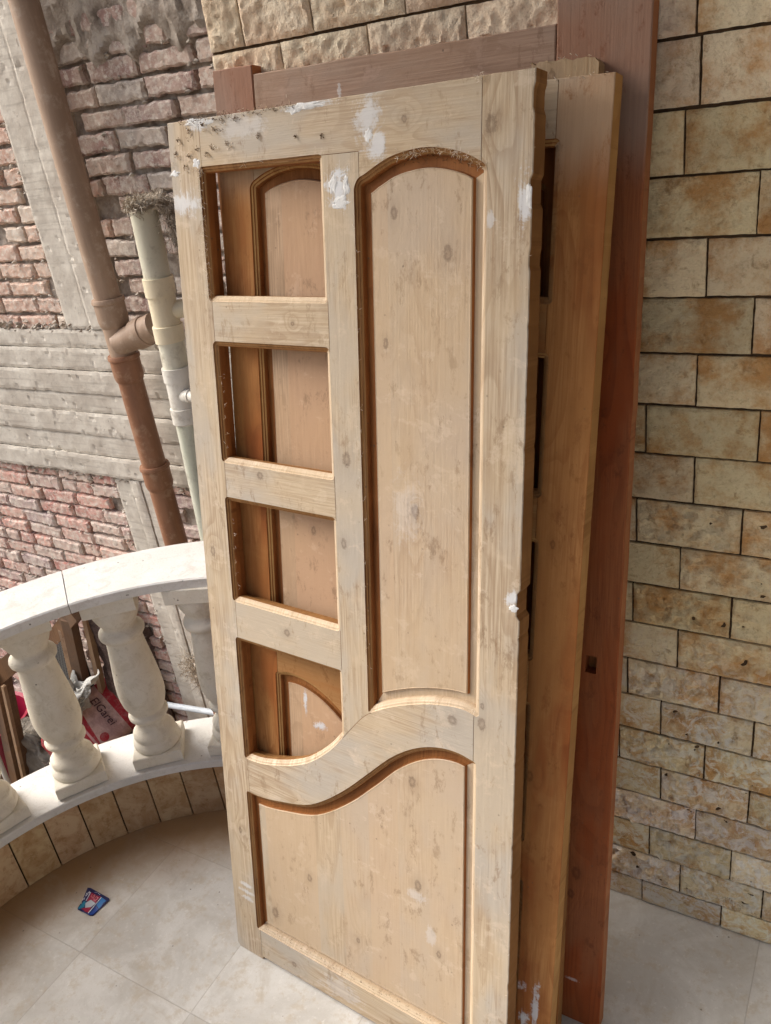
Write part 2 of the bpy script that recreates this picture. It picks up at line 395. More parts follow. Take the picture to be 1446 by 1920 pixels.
    for c in CELLS:
        if c['k'] != 'p': continue
        mb = MB()
        pr = [(.0105, .0180), (.018, .0172), (.0285, .0165), (.0300, .0095), (.0318, .0072), (.0330, .0078)]
        rs = [ringpts(c, d) for d, _ in pr]; n = len(rs[0])
        for s in range(len(pr)-1):
            for i in range(n):
                j = (i+1) % n
                q = [(rs[s][i][0], pr[s][1], rs[s][i][1]), (rs[s][j][0], pr[s][1], rs[s][j][1]), (rs[s+1][j][0], pr[s+1][1], rs[s+1][j][1]), (rs[s+1][i][0], pr[s+1][1], rs[s+1][i][1])]
                ex_ = rs[0][j][0]-rs[0][i][0]; ey_ = rs[0][j][1]-rs[0][i][1]; ll = math.hypot(ex_, ey_)+1e-9; nx_, ny_ = ey_/ll, -ex_/ll
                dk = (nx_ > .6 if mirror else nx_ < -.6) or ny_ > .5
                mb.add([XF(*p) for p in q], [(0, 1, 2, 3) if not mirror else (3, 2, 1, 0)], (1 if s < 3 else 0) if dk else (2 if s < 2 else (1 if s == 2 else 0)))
        P_ = rs[-1]; res = delaunay_2d_cdt([Vector(p) for p in P_], [(i, (i+1) % n) for i in range(n)], [], 1, 1e-6)
        for f in res[2]:
            for sgn, dep in ((1, pr[-1][1]), (-1, .028)):
                q = [XF(res[0][i].x, dep, res[0][i].y) for i in f]
                if (sgn < 0) != mirror: q = q[::-1]
                mb.add(q, [tuple(range(len(q)))], 0)
        mb.build('panel', [mats[P], mats[G], mats[ML]], root)
def pose(o, x, y, yaw, lean, roll, W):
    ex = Vector((math.cos(yaw), math.sin(yaw), 0)); n = Vector((-math.sin(yaw), math.cos(yaw), 0))
    up = Vector((0, 0, 1))*math.cos(lean)+n*math.sin(lean)
    e2 = ex*math.cos(roll)+up*math.sin(roll); u2 = -ex*math.sin(roll)+up*math.cos(roll); nn = u2.cross(e2)
    z = max(0, -e2.z*W)
    o.matrix_world = Matrix(((e2.x, nn.x, u2.x, x), (e2.y, nn.y, u2.y, y), (e2.z, nn.z, u2.z, z), (0, 0, 0, 1)))

d1 = empty('panelled_door', (0, 0, 0), 'pale sanded panelled door at the front of the stack, four empty window openings down its left side', 'door', 'stripped doors leaning in a stack')
make_door(d1, .040, [W1v, W1h, W1p, VAR, MLD, MLL, SIDE], False, chips=[(1.818, 1.857, .004), (1.135, 1.180, .006), (1.955, 1.985, .003), (1.725, 1.748, .002)])
pose(d1, -1.3033, .9577, -.0742, .20491, .0012, .79)
d2 = empty('panelled_door', (0, 0, 0), 'orange brown half stripped panelled door, second in the stack, right behind the pale front one', 'door', 'stripped doors leaning in a stack')
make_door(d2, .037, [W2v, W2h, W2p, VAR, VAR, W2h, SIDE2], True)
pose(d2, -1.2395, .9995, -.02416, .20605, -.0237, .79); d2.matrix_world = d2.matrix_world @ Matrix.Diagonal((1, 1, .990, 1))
d3 = empty('panelled_door', (0, 0, 0), 'brown panelled door third in the stack, mostly hidden, its top corner and lower edge showing before the red door', 'door', 'stripped doors leaning in a stack')
make_door(d3, .029, [W3v, W3v, W3v, VAR, VAR, VAR, SIDE], False)
mb = MB(); rr = random.Random(2); hx0, hx1 = .790-.112, .788; m = 16
top = [(hx0+(hx1-hx0)*i/m, 2.072+rr.uniform(-.003, .003)-(.010 if i > 13 else 0)*rr.random()) for i in range(m+1)]
pl = [(hx0, 2.0085)]+top+[(hx1, 2.0085)]; n = len(pl)
mb.add([(x, .0, z) for x, z in pl]+[(x, .029, z) for x, z in pl], [tuple(range(n))[::-1], tuple(range(n, 2*n))]+[(i, (i+1) % n, n+(i+1) % n, n+i) for i in range(n)])
mb.build('stile', wood('end of a brown pine stile', lin(186, 164, 134), lin(140, 108, 74), lin(160, 142, 118), False, [(.712, 2.05, .008)]), d3)
pose(d3, -1.2510, 1.0897, -.0135, .17548, -.0140, .79); d3.matrix_world = d3.matrix_world @ Matrix.Diagonal((1, 1, .966, 1))

# the big red door at the back of the stack
d4 = empty('framed_door', (0, 0, 0), 'large red stained framed door at the back of the stack against the stone cladding, taller than the others', 'door', 'stripped doors leaning in a stack')
FW, FH, FT = .866, 2.049, .034
SIDE3 = wood('reddish timber edge', lin(172, 116, 78), lin(130, 80, 50), lin(150, 100, 66))
def slab(name, x0, x1, z0, z1, y0, y1, mat, hole=None, seed=0):
    mb = MB(); nx = 4; nz = max(4, int((z1-z0)/.04))
    if x1-x0 > z1-z0: nx = max(4, int((x1-x0)/.04)); nz = 4
    X = [x0+.002]+[x0+(x1-x0)*i/nx for i in range(1, nx)]+[x1-.002]; Z = [z0+.002]+[z0+(z1-z0)*i/nz for i in range(1, nz)]+[z1-.002]
    if hole:
        X = sorted(set([x for x in X if abs(x-hole[0]) > .004 and abs(x-hole[1]) > .004]+[hole[0], hole[1]])); Z = sorted(set([z for z in Z if abs(z-hole[2]) > .004 and abs(z-hole[3]) > .004]+[hole[2], hole[3]]))
    def J(x, z, i, j):
        e = i in (0, len(X)-1) or j in (0, len(Z)-1)
        return (x+(fb(x, z, seed, 14)*.0018 if e else 0), y0, z+(fb(z, x, seed+5, 14)*.0018 if e else 0))
    G = [[J(x, z, i, j) for j, z in enumerate(Z)] for i, x in enumerate(X)]
    for i in range(len(X)-1):
        for j in range(len(Z)-1):
            if hole and X[i] >= hole[0]-1e-6 and X[i+1] <= hole[1]+1e-6 and Z[j] >= hole[2]-1e-6 and Z[j+1] <= hole[3]+1e-6:
                h = hole; q = [(h[0], h[2]), (h[1], h[2]), (h[1], h[3]), (h[0], h[3])]
                continue
            mb.add([G[i][j], G[i+1][j], G[i+1][j+1], G[i][j+1]], [(0, 1, 2, 3)])
    if hole:
        q = [(hole[0], hole[2]), (hole[1], hole[2]), (hole[1], hole[3]), (hole[0], hole[3])]
        for a, b in zip(q, q[1:]+q[:1]): mb.add([(a[0], y0, a[1]), (b[0], y0, b[1]), (b[0], y0+.025, b[1]), (a[0], y0+.025, a[1])], [(0, 1, 2, 3)])
        mb.add([(p[0], y0+.025, p[1]) for p in q], [(0, 1, 2, 3)], 1)
    L = [G[i][0] for i in range(len(X))]+[G[-1][j] for j in range(1, len(Z))]+[G[i][-1] for i in range(len(X)-2, -1, -1)]+[G[0][j] for j in range(len(Z)-2, 0, -1)]
    n = len(L)
    cx, cz = (x0+x1)/2, (z0+z1)/2
    def ex(p, y): return (p[0]+(.002 if p[0] > cx else -.002) if abs(abs(p[0]-cx)-(x1-x0)/2) < .008 else p[0], y, p[2]+(.002 if p[2] > cz else -.002) if abs(abs(p[2]-cz)-(z1-z0)/2) < .008 else p[2])
    for i in range(n):
        p, q = L[i], L[(i+1) % n]
        mb.add([p, ex(p, y0+.002), ex(q, y0+.002), q], [(0, 1, 2, 3)]); mb.add([ex(p, y0+.002), ex(p, y1), ex(q, y1), ex(q, y0+.002)], [(0, 1, 2, 3)], 2)
    mb.add([(x0, y1, z0), (x0, y1, z1), (x1, y1, z1), (x1, y1, z0)], [(0, 1, 2, 3)])
    return mb.build(name, [mat, VAR, SIDE3], d4)
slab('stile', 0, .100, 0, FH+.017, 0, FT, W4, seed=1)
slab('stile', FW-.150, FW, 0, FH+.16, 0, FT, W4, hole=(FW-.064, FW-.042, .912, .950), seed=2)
slab('rail', .1008, FW-.1508, FH-.115, FH, .0008, FT, W4h, seed=3)
slab('rail', .1008, FW-.1508, .80, .90, .0008, FT, W4h, seed=4)
slab('rail', .1008, FW-.1508, .02, .16, .0008, FT, W4h, seed=5)
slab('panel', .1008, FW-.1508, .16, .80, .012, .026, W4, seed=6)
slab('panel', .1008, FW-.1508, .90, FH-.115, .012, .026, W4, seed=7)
pose(d4, -1.24742, 1.13686, -.00304, .16339, -.01007, FW)

# ------------------------------------------------------------------ stone cladding on the house wall
def mat_stone():
    N = NT('split limestone', .85, .2); tint = N.attr('tint'); o = N.obj
    base = N.mix(N.noise(o, 7, 4, .6), lin(212, 196, 162), lin(230, 218, 190))
    och = N.mr(N.m('ADD', N.noise(N.vm('ADD', o, N.vm('SCALE', tint)), 9, 6, .72), N.m('MULTIPLY', N.noise(o, 60, 3), .10)), .47, .72)
    c = N.mix(N.m('MULTIPLY', och, .8), base, lin(182, 126, 58))
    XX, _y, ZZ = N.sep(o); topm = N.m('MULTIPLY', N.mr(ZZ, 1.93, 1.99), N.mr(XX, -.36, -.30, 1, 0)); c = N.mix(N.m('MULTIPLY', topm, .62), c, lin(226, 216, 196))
    vein = N.mr(N.noise(o, 34, 6, .75, .4), .54, .70); c = N.mix(N.m('MULTIPLY', vein, .55), c, lin(128, 88, 44)); c = N.mix(N.mr(N.noise(o, 130, 4, .7), .5, .7, 0, .3), c, lin(140, 112, 74))
    Z = N.sep(o)[2]
    low = N.m('MULTIPLY', N.mr(Z, .6, .95, 1, 0), N.mr(N.noise(o, 30, 6, .78, .8), .46, .58))
    c = N.mix(N.m('MULTIPLY', low, .8), c, lin(224, 222, 216))
    c = N.mix(1.0, c, tint, 'MULTIPLY')
    h = N.m('ADD', N.noise(o, 70, 5, .7), N.m('MULTIPLY', N.noise(o, 260, 3, .6), .4)); N.bump(h, .006, 1.0)
    return N.out(c)
STONE = mat_stone()
def mat_plain(name, col, col2, sc=20, rough=.85, bd=.002, st=.6, spec=.25, dirt=None):
    N = NT(name, rough, spec); n = N.noise(N.obj, sc, 5, .65)
    c = N.mix(N.mr(n, .35, .65), col, col2)
    if dirt: c = N.mix(N.mr(N.noise(N.obj, sc*.3, 5, .7), .52, .68, 0, .7), c, dirt)
    N.bump(N.m('ADD', N.noise(N.obj, sc*3, 5, .7), N.m('MULTIPLY', n, 1.)), bd, st); return N.out(c)
GROUT = mat_plain('dark joint mortar', lin(62, 48, 34), lin(84, 66, 46), 40)
WX0, WX1, WY = -1.248, .95, 1.507
house = empty('stone_clad_wall', (WX0, WY, 0), 'house wall clad in split cream and ochre limestone blocks behind the stack of doors', 'wall')
mb = MB(); rr = random.Random(3)
known = {2: [-.319], 3: [-.203], 4: [-.277], 5: [-.199], 6: [-.288], 7: [-.377, -.178], 8: [-.286], 9: [-.395, -.196], 10: [-.308], 11: [-.403, -.206],
         12: [-.308], 13: [-.415, -.220], 14: [-.341, -.147], 15: [-.243], 16: [-.338, -.145], 17: [-.256], 18: [-.363, -.173], 19: [-.287, -.098], 20: [-.380, -.187],
         0: [-1.075, -.879, -.683, -.495, -.305], -1: [-1.159, -.993], 1: [-.10]}
tiles = []
for k in range(-12, 21):
    z1 = 2.078-.1*k+.0; z0 = z1-.1
    if k == 20: z0 = .0
    ks = sorted(known.get(k, [-.30+.098*(k % 2)]))
    xs = list(ks)
    while xs[0]-.19 > WX0+.04: xs.insert(0, xs[0]-.196+rr.uniform(-.004, .004))
    while xs[-1] < WX1-.05: xs.append(xs[-1]+.197+rr.uniform(-.004, .004))
    xs = [WX0]+[x for x in xs if x > WX0+.03]+[WX1]
    for a, b in zip(xs, xs[1:]): tiles.append((k, a, b, z0, z1))
for (k, a, b, z0, z1) in tiles:
    g = rr.uniform(.0012, .0026); a += g; b -= g; z0 += rr.uniform(.0018, .0034); z1 -= rr.uniform(.0018, .0036)
    vis = (a > -.50) or (k <= 1)
    nx = max(3, int((b-a)/(.005 if vis else .02))); nz = max(3, int((z1-z0)/(.005 if vis else .02)))
    amp = .009 if k <= 1 and b < -.30 else (.0045 if k < 9 else .0145); sd = rr.uniform(0, 50)
    if k == 20: amp = .001
    vs = []
    for j in range(nz+1):
        for i in range(nx+1):
            x = a+(b-a)*i/nx; z = z0+(z1-z0)*j/nz
            e = min(i, nx-i, j, nz-j); 
            n1 = fb(x+sd, z, sd, 26, 4); n2 = noise.cell(Vector(((x+sd)*60, z*90, 0)))*.0
            d = .003+amp*(.6*n1+.9*(.35-abs(fb(x, z, sd+9, 34, 4))))
            if e == 0: d *= .12; d -= .001; x += fb(z, sd, 1, 60)*.0009*(i in (0, nx)); z += fb(x, sd, 2, 60)*.0009*(j in (0, nz))
            elif e == 1: d *= .7
            vs.append((x, WY-d, z))
    W_ = nx+1
    fs = [(j*W_+i, j*W_+i+1, (j+1)*W_+i+1, (j+1)*W_+i) for j in range(nz) for i in range(nx)]
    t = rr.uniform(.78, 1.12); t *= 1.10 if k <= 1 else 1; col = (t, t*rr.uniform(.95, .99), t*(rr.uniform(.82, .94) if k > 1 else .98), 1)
    mb.add(vs, fs, 0, col)
    bd = [i for i in range(W_)]+[j*W_+nx for j in range(1, nz+1)]+[nz*W_+i for i in range(nx-1, -1, -1)]+[j*W_ for j in range(nz-1, 0, -1)]
    vv = [vs[i] for i in bd]; m = len(vv)
    mb.add(vv+[(p[0], WY+.012, p[2]) for p in vv], [((i+1) % m, i, m+i, m+(i+1) % m) for i in range(m)], 0, col)
o = mb.build('stone_blocks', [STONE], house, smooth=True); o.location = -Vector(house.location); o.data.set_sharp_from_angle(angle=.6)
mb = MB(); box(mb, WX0+.001, WX1, WY+.006, WY+.24, -.16, 3.29)
mb.build('wall_core', [GROUT], house).location = -Vector(house.location)

# ------------------------------------------------------------------ balcony floor, soffit above, house walls out of the picture
def mat_floor():
    N = NT('honed limestone floor', .42, .4); o = N.obj; X, Y, Z = N.sep(o)
    gx = N.m('SUBTRACT', X, -1.695); gy = N.m('SUBTRACT', Y, .757)
    fx = N.m('PINGPONG', gx, .2); fy = N.m('PINGPONG', gy, .1925)
    wn = N.n('ShaderNodeTexWhiteNoise', noise_dimensions='2D')
    N.put(wn.inputs['Vector'], N.comb(N.m('FLOOR', N.m('DIVIDE', gx, .4)), N.m('FLOOR', N.m('DIVIDE', gy, .385)), 0.))
    off = N.vm('SCALE', wn.outputs['Color']); off.node.inputs['Scale'].default_value = 9
    p = N.vm('ADD', o, off)
    c = N.mix(N.mr(N.noise(p, 5, 5, .65, .6), .38, .62), lin(186, 182, 174), lin(204, 201, 194))
    c = N.mix(N.mr(N.noise(p, 22, 5, .75), .5, .66, 0, .55), c, lin(180, 166, 144))
    c = N.mix(N.mr(N.noise(o, 70, 4, .7), .56, .70, 0, .35), c, lin(226, 224, 218))
    # old brown dust where sweeping does not reach, along the kerb
    r = N.vm('LENGTH', N.comb(N.m('ADD', X, 1.25), N.m('SUBTRACT', Y, .62), 0.))
    dirt = N.mr(N.m('ADD', r, N.m('MULTIPLY', N.noise(o, 7, 5, .7), .16)), .58, .86, 0, .95)
    dirt = N.m('MULTIPLY', dirt, N.mr(X, -1.30, -1.10, 1, 0))
    c = N.mix(dirt, c, lin(152, 120, 80))
    dist = N.m('MINIMUM', N.m('ABSOLUTE', N.m('SUBTRACT', N.m('MODULO', N.m('ADD', gx, 40.), .4), .2)), 9.)
    jx = N.m('SUBTRACT', .2, dist); jy = N.m('SUBTRACT', .1925, N.m('ABSOLUTE', N.m('SUBTRACT', N.m('MODULO', N.m('ADD', gy, 38.5), .385), .1925)))
    j = N.mr(N.m('MINIMUM', jx, jy), .0006, .0016, 1, 0)
    c = N.mix(N.m('MULTIPLY', j, .26), c, lin(120, 108, 92)); c = N.mix(N.mr(N.noise(o, 210, 4, .8), .56, .68, 0, .35), c, lin(150, 138, 118)); c = N.mix(N.mr(N.noise(N.vm('ADD', o, N.comb(3., 1., 0.)), 3.2, 5, .75, 1.5), .5, .66, 0, .35), c, lin(168, 156, 138))
    sp = N.m('MULTIPLY', N.mr(N.vor(o, 30), .04, .09, 1, 0), N.mr(N.noise(o, 8, 2), .5, .6)); c = N.mix(N.m('MULTIPLY', sp, .7), c, lin(84, 72, 58))
    N.bump(N.m('SUBTRACT', N.m('MULTIPLY', N.noise(o, 120, 5, .7), .3), j), .0015, .5)
    return N.out(c, N.mr(N.noise(o, 14, 4), .3, .7, .34, .58))
FLOOR = mat_floor()
BC = Vector((-1.25, .62))
def arc(r, a0, a1, n, c=BC): return [(c.x-r*math.cos(math.radians(a0+(a1-a0)*i/n)), c.y+r*math.sin(math.radians(a0+(a1-a0)*i/n))) for i in range(n+1)]
mb = MB()
foot = arc(1.0, 88, -90, 60)+[(-1.25, -.9), (.95, -.9), (.95, WY+.02), (-1.25, WY+.02)]
n = len(foot); ctr = (-1.2, .62)
mb.add([(x, y, 0) for x, y in foot]+[(*ctr, 0)], [(i, (i+1) % n, n)[::-1] for i in range(n)])
mb.add([(x, y, -.16) for x, y in foot]+[(*ctr, -.16)], [(i, (i+1) % n, n) for i in range(n)])
mb.add([(x, y, 0) for x, y in foot]+[(x, y, -.16) for x, y in foot], [((i+1) % n, i, n+i, n+(i+1) % n)[::-1] for i in range(n)])
tag(mb.build('balcony_floor', FLOOR), kind='structure')
PLAS = mat_plain('grey wall plaster', lin(150, 150, 152), lin(160, 160, 162), 6)  # for the unseen soffit and side wall; greyed to cut their warm bounce
mb = MB(); f2 = arc(1.05, 90, -90, 40)+[(-1.25, -1.0), (.95, -1.0), (.95, 1.75), (-1.25, 1.75)]; n = len(f2)
mb.add([(x, y, 3.3) for x, y in f2]+[(x, y, 3.45) for x, y in f2], [tuple(range(n)), tuple(range(n, 2*n))[::-1]]+[((i+1) % n, i, n+i, n+(i+1) % n) for i in range(n)])
tag(mb.build('ceiling', PLAS), kind='structure')
mb = MB(); box(mb, .951, 1.15, -1.0, 1.75, -.16, 3.45)
tag(mb.build('house_wall', PLAS), 'plain plastered house wall beside the balcony', 'wall')

# ------------------------------------------------------------------ balustrade
def mat_marble(name, c1, c2, ve, rough=.5):
    N = NT(name, rough, .35); o = N.vm('ADD', N.obj, N.comb(N.m('MULTIPLY', N.rnd(), 7.), 0., 0.))
    c = N.mix(N.mr(N.noise(o, 8, 4, .6), .35, .65), c1, c2)
    c = N.mix(N.mr(N.noise(o, 16, 5, .75, .8), .50, .66, 0, .5), c, ve); c = N.mix(N.mr(N.noise(o, 11, 6, .8, .4), .56, .70, 0, .45), c, (ve[0]*.62, ve[1]*.58, ve[2]*.5, 1)); c = N.mix(N.mr(N.noise(o, 160, 3, .7), .58, .7, 0, .3), c, (ve[0]*.7, ve[1]*.66, ve[2]*.6, 1))
    sp = N.m('MULTIPLY', N.mr(N.vor(o, 26), .04, .085, 1, 0), N.mr(N.noise(o, 6, 2), .46, .56)); c = N.mix(N.m('MULTIPLY', sp, .75), c, lin(96, 86, 72))
    N.bump(N.m('SUBTRACT', N.noise(o, 90, 5, .75), N.m('MULTIPLY', sp, 2)), .0022, .7); return N.out(c)
CAST = mat_marble('cast limestone', lin(214, 206, 190), lin(222, 216, 202), lin(196, 186, 166), .6)
MARB = mat_marble('pale marble', lin(208, 206, 200), lin(216, 214, 210), lin(186, 180, 170), .45)
KERB = None
def mat_kerb():
    N = NT('ochre kerb tile', .7, .3); o = N.obj; tint = N.attr('tint')
    c = N.mix(N.mr(N.noise(o, 12, 5, .7, .6), .38, .62), lin(192, 168, 134), lin(170, 138, 100))
    c = N.mix(N.mr(N.noise(o, 40, 5, .75), .52, .66, 0, .6), c, lin(146, 112, 70)); c = N.mix(1.0, c, tint, 'MULTIPLY')
    N.bump(N.noise(o, 90, 5, .7), .002, .6); return N.out(c)
KT = mat_kerb()
bal = empty('balustrade', (BC.x, BC.y, 0), 'curved cream stone balustrade with turned balusters round the balcony edge', 'balustrade')
def L(o): o.location = -Vector((BC.x, BC.y, 0)); return o
def ringslab(mb, r0, r1, z0, z1, a0, a1, n, c=BC, bev=.003, mi=0, col=None):
    pr = [(r0+bev, z1), (r0, z1-bev), (r0, z0), (r1, z0), (r1, z1-bev), (r1-bev, z1)]
    vs = []
    for i in range(n+1):
        a = math.radians(a0+(a1-a0)*i/n)
        for r, z in pr: vs.append((c.x-r*math.cos(a), c.y+r*math.sin(a), z))
    k = len(pr); fs = [(i*k+j, i*k+(j+1) % k, (i+1)*k+(j+1) % k, (i+1)*k+j) for i in range(n) for j in range(k)]
    fs += [tuple(range(k))[::-1], tuple(n*k+j for j in range(k))]
    mb.add(vs, fs, mi, col)
mb = MB(); ringslab(mb, .812, .99, .001, .189, -88, 89.6, 90); L(mb.build('kerb_core', GROUT, bal))
mb = MB(); a = 16.24-7.39*14; rr = random.Random(5)
while a < 89:
    a1 = min(a+7.39, 89.6); g = .16; t = rr.uniform(.82, 1.08)
    if abs(a-(16.24+7.39*5)) < 1 or abs(a-(16.24+7.39*4)) < 1: t *= .86
    ringslab(mb, .801+rr.uniform(-.001, .001), .8125, .0015, .189, a+g, a1-g, 6, bev=.0012, col=(t, t*rr.uniform(.95, .98), t*rr.uniform(.88, .95), 1)); a += 7.39
L(mb.build('kerb_tiles', KT, bal))
mb = MB(); ringslab(mb, .794, 1.006, .1895, .215, -88, 89.7, 100); L(mb.build('ledge', MARB, bal, smooth=False))
RC = Vector((-1.230, .720)); RI, RO = .736, .958
for (a0, a1) in ((-80, 36.25), (36.42, 88.0)):
    mb = MB(); ringslab(mb, RI, RO, .8215, .851, a0, a1, int(abs(a1-a0)/1.5), RC, bev=.004); L(mb.build('handrail', MARB, bal))
PROF = [(.0690, .040), (.0725, .046), (.0730, .055), (.0705, .064), (.0640, .071), (.0625, .075), (.0655, .083), (.0640, .093), (.0570, .102), (.0505, .112), (.0455, .122), (.0455, .138), (.0470, .145),
        (.0560, .147), (.0600, .153), (.0605, .160), (.0575, .167), (.0510, .171), (.0530, .178), (.0590, .190), (.0650, .208), (.0685, .230), (.0695, .255), (.0680, .285), (.0640, .325), (.0590, .370), (.0550, .410),
        (.0530, .435), (.0530, .443), (.0600, .446), (.0650, .452), (.0668, .460), (.0650, .468), (.0580, .474), (.0500, .478), (.0490, .486), (.0520, .494), (.0590, .506), (.0655, .522), (.0695, .536), (.0710, .546), (.0705, .556)]
def baluster():
    mb = MB(); n = 40
    vs = [(r*math.cos(2*PI*j/n), r*math.sin(2*PI*j/n), z) for r, z in PROF for j in range(n)]; k = len(PROF)
    fs = [(i*n+j, i*n+(j+1) % n, (i+1)*n+(j+1) % n, (i+1)*n+j) for i in range(k-1) for j in range(n)]
    mb.add(vs, fs); sm = len(fs)
    for z0, z1, h in ((0, .040, .0745), (.556, .606, .0745)):
        b = .003
        pr = [(h-b, z0), (h, z0+b), (h, z1-b), (h-b, z1)]
        vs = [(sx*r, sy*r, z) for r, z in pr for sx, sy in ((-1, -1), (1, -1), (1, 1), (-1, 1))]
        fs = [(i*4+j, i*4+(j+1) % 4, (i+1)*4+(j+1) % 4, (i+1)*4+j) for i in range(3) for j in range(4)]+[(3, 2, 1, 0), (12, 13, 14, 15)]
        mb.add(vs, fs)
    o = mb.build('baluster', CAST, bal); o.data.polygons.foreach_set('use_smooth', [True]*sm+[False]*(len(o.data.polygons)-sm)); return o
b0 = baluster()
for i in range(-5, 4):
    th = 17.0+16.2*i+(0 if i else 0); o = b0 if i == -5 else b0.copy()
    if i != -5: COL.objects.link(o); o.parent = bal
    a = math.radians(th); r = .886
    p = Vector((BC.x-r*math.cos(a), BC.y+r*math.sin(a))); ar = math.radians(th)
    q = Vector((RC.x-.862*math.cos(a), RC.y+.862*math.sin(a)))
    t = (q-p)*.0
    o.location = (p.x-BC.x, p.y-BC.y, .2152); o.rotation_euler = (0, 0, -a)

# ------------------------------------------------------------------ neighbour's brick wall with its concrete frame
def mat_brick():
    N = NT('old fired brick', .92, .15); o = N.obj; tint = N.attr('tint')
    c = N.mix(N.mr(N.noise(o, 18, 5, .7), .35, .65), tint, N.mix(.6, tint, lin(214, 196, 180)))
    c = N.mix(N.mr(N.noise(o, 50, 6, .8), .46, .60, 0, .75), c, lin(220, 212, 200))
    c = N.mix(N.mr(N.noise(o, 30, 4, .7), .60, .72, 0, .7), c, lin(98, 80, 68))
    N.bump(N.noise(o, 150, 5, .8), .004, .8); return N.out(c)
BRICK = mat_brick()
MORT = mat_plain('rough grey mortar', lin(186, 176, 164), lin(154, 142, 130), 26, .95, .008, .9, .1, lin(96, 80, 68))
def mat_conc():
    N = NT('board marked concrete', .93, .15); o = N.obj; X, Y, Z = N.sep(o)
    c = N.mix(N.mr(N.noise(N.comb(X, Y, N.m('MULTIPLY', Z, 1.)), 9, 5, .7), .35, .65), lin(186, 178, 166), lin(208, 202, 190))
    c = N.mix(N.mr(N.noise(N.comb(N.m('MULTIPLY', X, 3), Y, N.m('MULTIPLY', Z, 60)), 1.0, 4, .6), .5, .7, 0, .4), c, lin(140, 132, 122))
    c = N.mix(N.mr(N.noise(o, 40, 6, .8), .60, .68, 0, .5), c, lin(118, 108, 96))
    N.bump(N.m('ADD', N.noise(o, 60, 5, .75), N.mr(N.noise(o, 24, 5, .8), .60, .68, 0, -.6)), .003, .7); return N.out(c)
CONC = mat_conc()
BY = 2.05
bw = empty('brick_wall', (-3, BY, -.95), 'rough old red brick wall of the neighbouring house with grey concrete beam and column', 'wall')
def LB(o): o.location = -Vector(bw.location); return o
rr = random.Random(11)
# mortar bed
mb = MB(); x0, x1, z0, z1 = -4.9, -1.15, -.97, 3.0; st = .013; nx = int((x1-x0)/st); nz = int((z1-z0)/st)
vs = []
for j in range(nz+1):
    for i in range(nx+1):
        x = x0+st*i; z = z0+st*j; d = .006*fb(x, z, 1, 16, 4)+.010*fb(x, z, 4, 5, 3)
        if z > 2.0 and x > -2.45: d -= min(1, max(0, (z-2.15+fb(x, 0, 3, 6)*.10)/.04))*.024*(1+.30*fb(x*1.6, z*.35, 8, 16, 5))+.004*fb(x*2.2, z*.6, 5, 40, 5)
        vs.append((x, BY+.010+d*1.5, z))
W_ = nx+1; mb.add(vs, [(j*W_+i, j*W_+i+1, (j+1)*W_+i+1, (j+1)*W_+i) for j in range(nz) for i in range(nx)])
LB(mb.build('mortar_bed', MORT, bw, smooth=True)).data.set_sharp_from_angle(angle=.5)
mb = MB(); box(mb, -6, -1.15, BY+.05, BY+.3, -1.0, 3.4); LB(mb.build('wall_core', MORT, bw))
mb = MB(); PI_Z = .0635; k = 0; z = -.95
while z < 2.95:
    x = -4.9+rr.uniform(0, .2); k += 1
    while x < -1.2:
        hd = rr.random() < .22; Lg = (.098 if hd else .196)+rr.uniform(-.016, .012); hgt = .053+rr.uniform(-.006, .004)
        xa, xb = x, x+Lg; x = xb+rr.uniform(.006, .018)
        zc = z+PI_Z/2; xc = (xa+xb)/2
        if .745 < zc < 1.36: continue
        CR = -2.305 if zc > 1.3 else -2.385
        if xa < -2.60 < xb: xb = -2.605
        elif xa < CR < xb: xa = CR+.005
        elif -2.60 <= xa and xb <= CR: continue
        if xb-xa < .04 or rr.random() < .03: continue
        sd = rr.uniform(0, 99); ry = rr.uniform(-.09, .05); out_ = rr.uniform(-.006, .010)
        if zc < .3 and xc > -2.22: out_ -= .004
        nx, nz = max(5, int((xb-xa)/.009)), 8; vs = []
        for j in range(nz+1):
            for i in range(nx+1):
                u = i/nx; v = j/nz; px = xa+(xb-xa)*u; pz = zc-hgt/2+hgt*v
                ed = min(u*(xb-xa), (1-u)*(xb-xa), v*hgt, (1-v)*hgt)
                px += fb(px, pz, sd, 45, 4)*.0055; pz += fb(pz, px, sd+3, 38, 4)*.0050+(px-xc)*ry*.5
                dd = .013+out_*.7+.0035*fb(px, pz, sd, 60, 5)
                if ed < .004: dd -= .007+.004*fb(px, pz, sd+7, 90, 2)
                vs.append((px, BY-dd, pz))
        W_ = nx+1; fs = [(j*W_+i, j*W_+i+1, (j+1)*W_+i+1, (j+1)*W_+i) for j in range(nz) for i in range(nx)]
        up = zc > 1.3
        if up and xc > -2.3: base = rr.choice([lin(180, 152, 140), lin(172, 148, 140), lin(186, 160, 146), lin(162, 132, 124), lin(178, 166, 156)])
        elif up: base = rr.choice([lin(208, 174, 154), lin(214, 184, 164), lin(198, 160, 142), lin(212, 194, 176)])
        else: base = rr.choice([lin(200, 150, 138), lin(206, 164, 150), lin(192, 136, 126), lin(194, 164, 156), lin(178, 154, 152), lin(212, 154, 140), lin(198, 172, 162), lin(204, 178, 166)])
        mb.add(vs, fs, 0, base)
        bd = list(range(W_))+[j*W_+nx for j in range(1, nz+1)]+[nz*W_+i for i in range(nx-1, -1, -1)]+[j*W_ for j in range(nz-1, 0, -1)]
        vv = [vs[i] for i in bd]; m = len(vv)
        mb.add(vv+[(p[0], BY+.03, p[2]) for p in vv], [((i+1) % m, i, m+i, m+(i+1) % m) for i in range(m)], 0, base)
    z += PI_Z+rr.uniform(-.001, .001)
LB(mb.build('bricks', BRICK, bw, smooth=True)).data.set_sharp_from_angle(angle=.38)
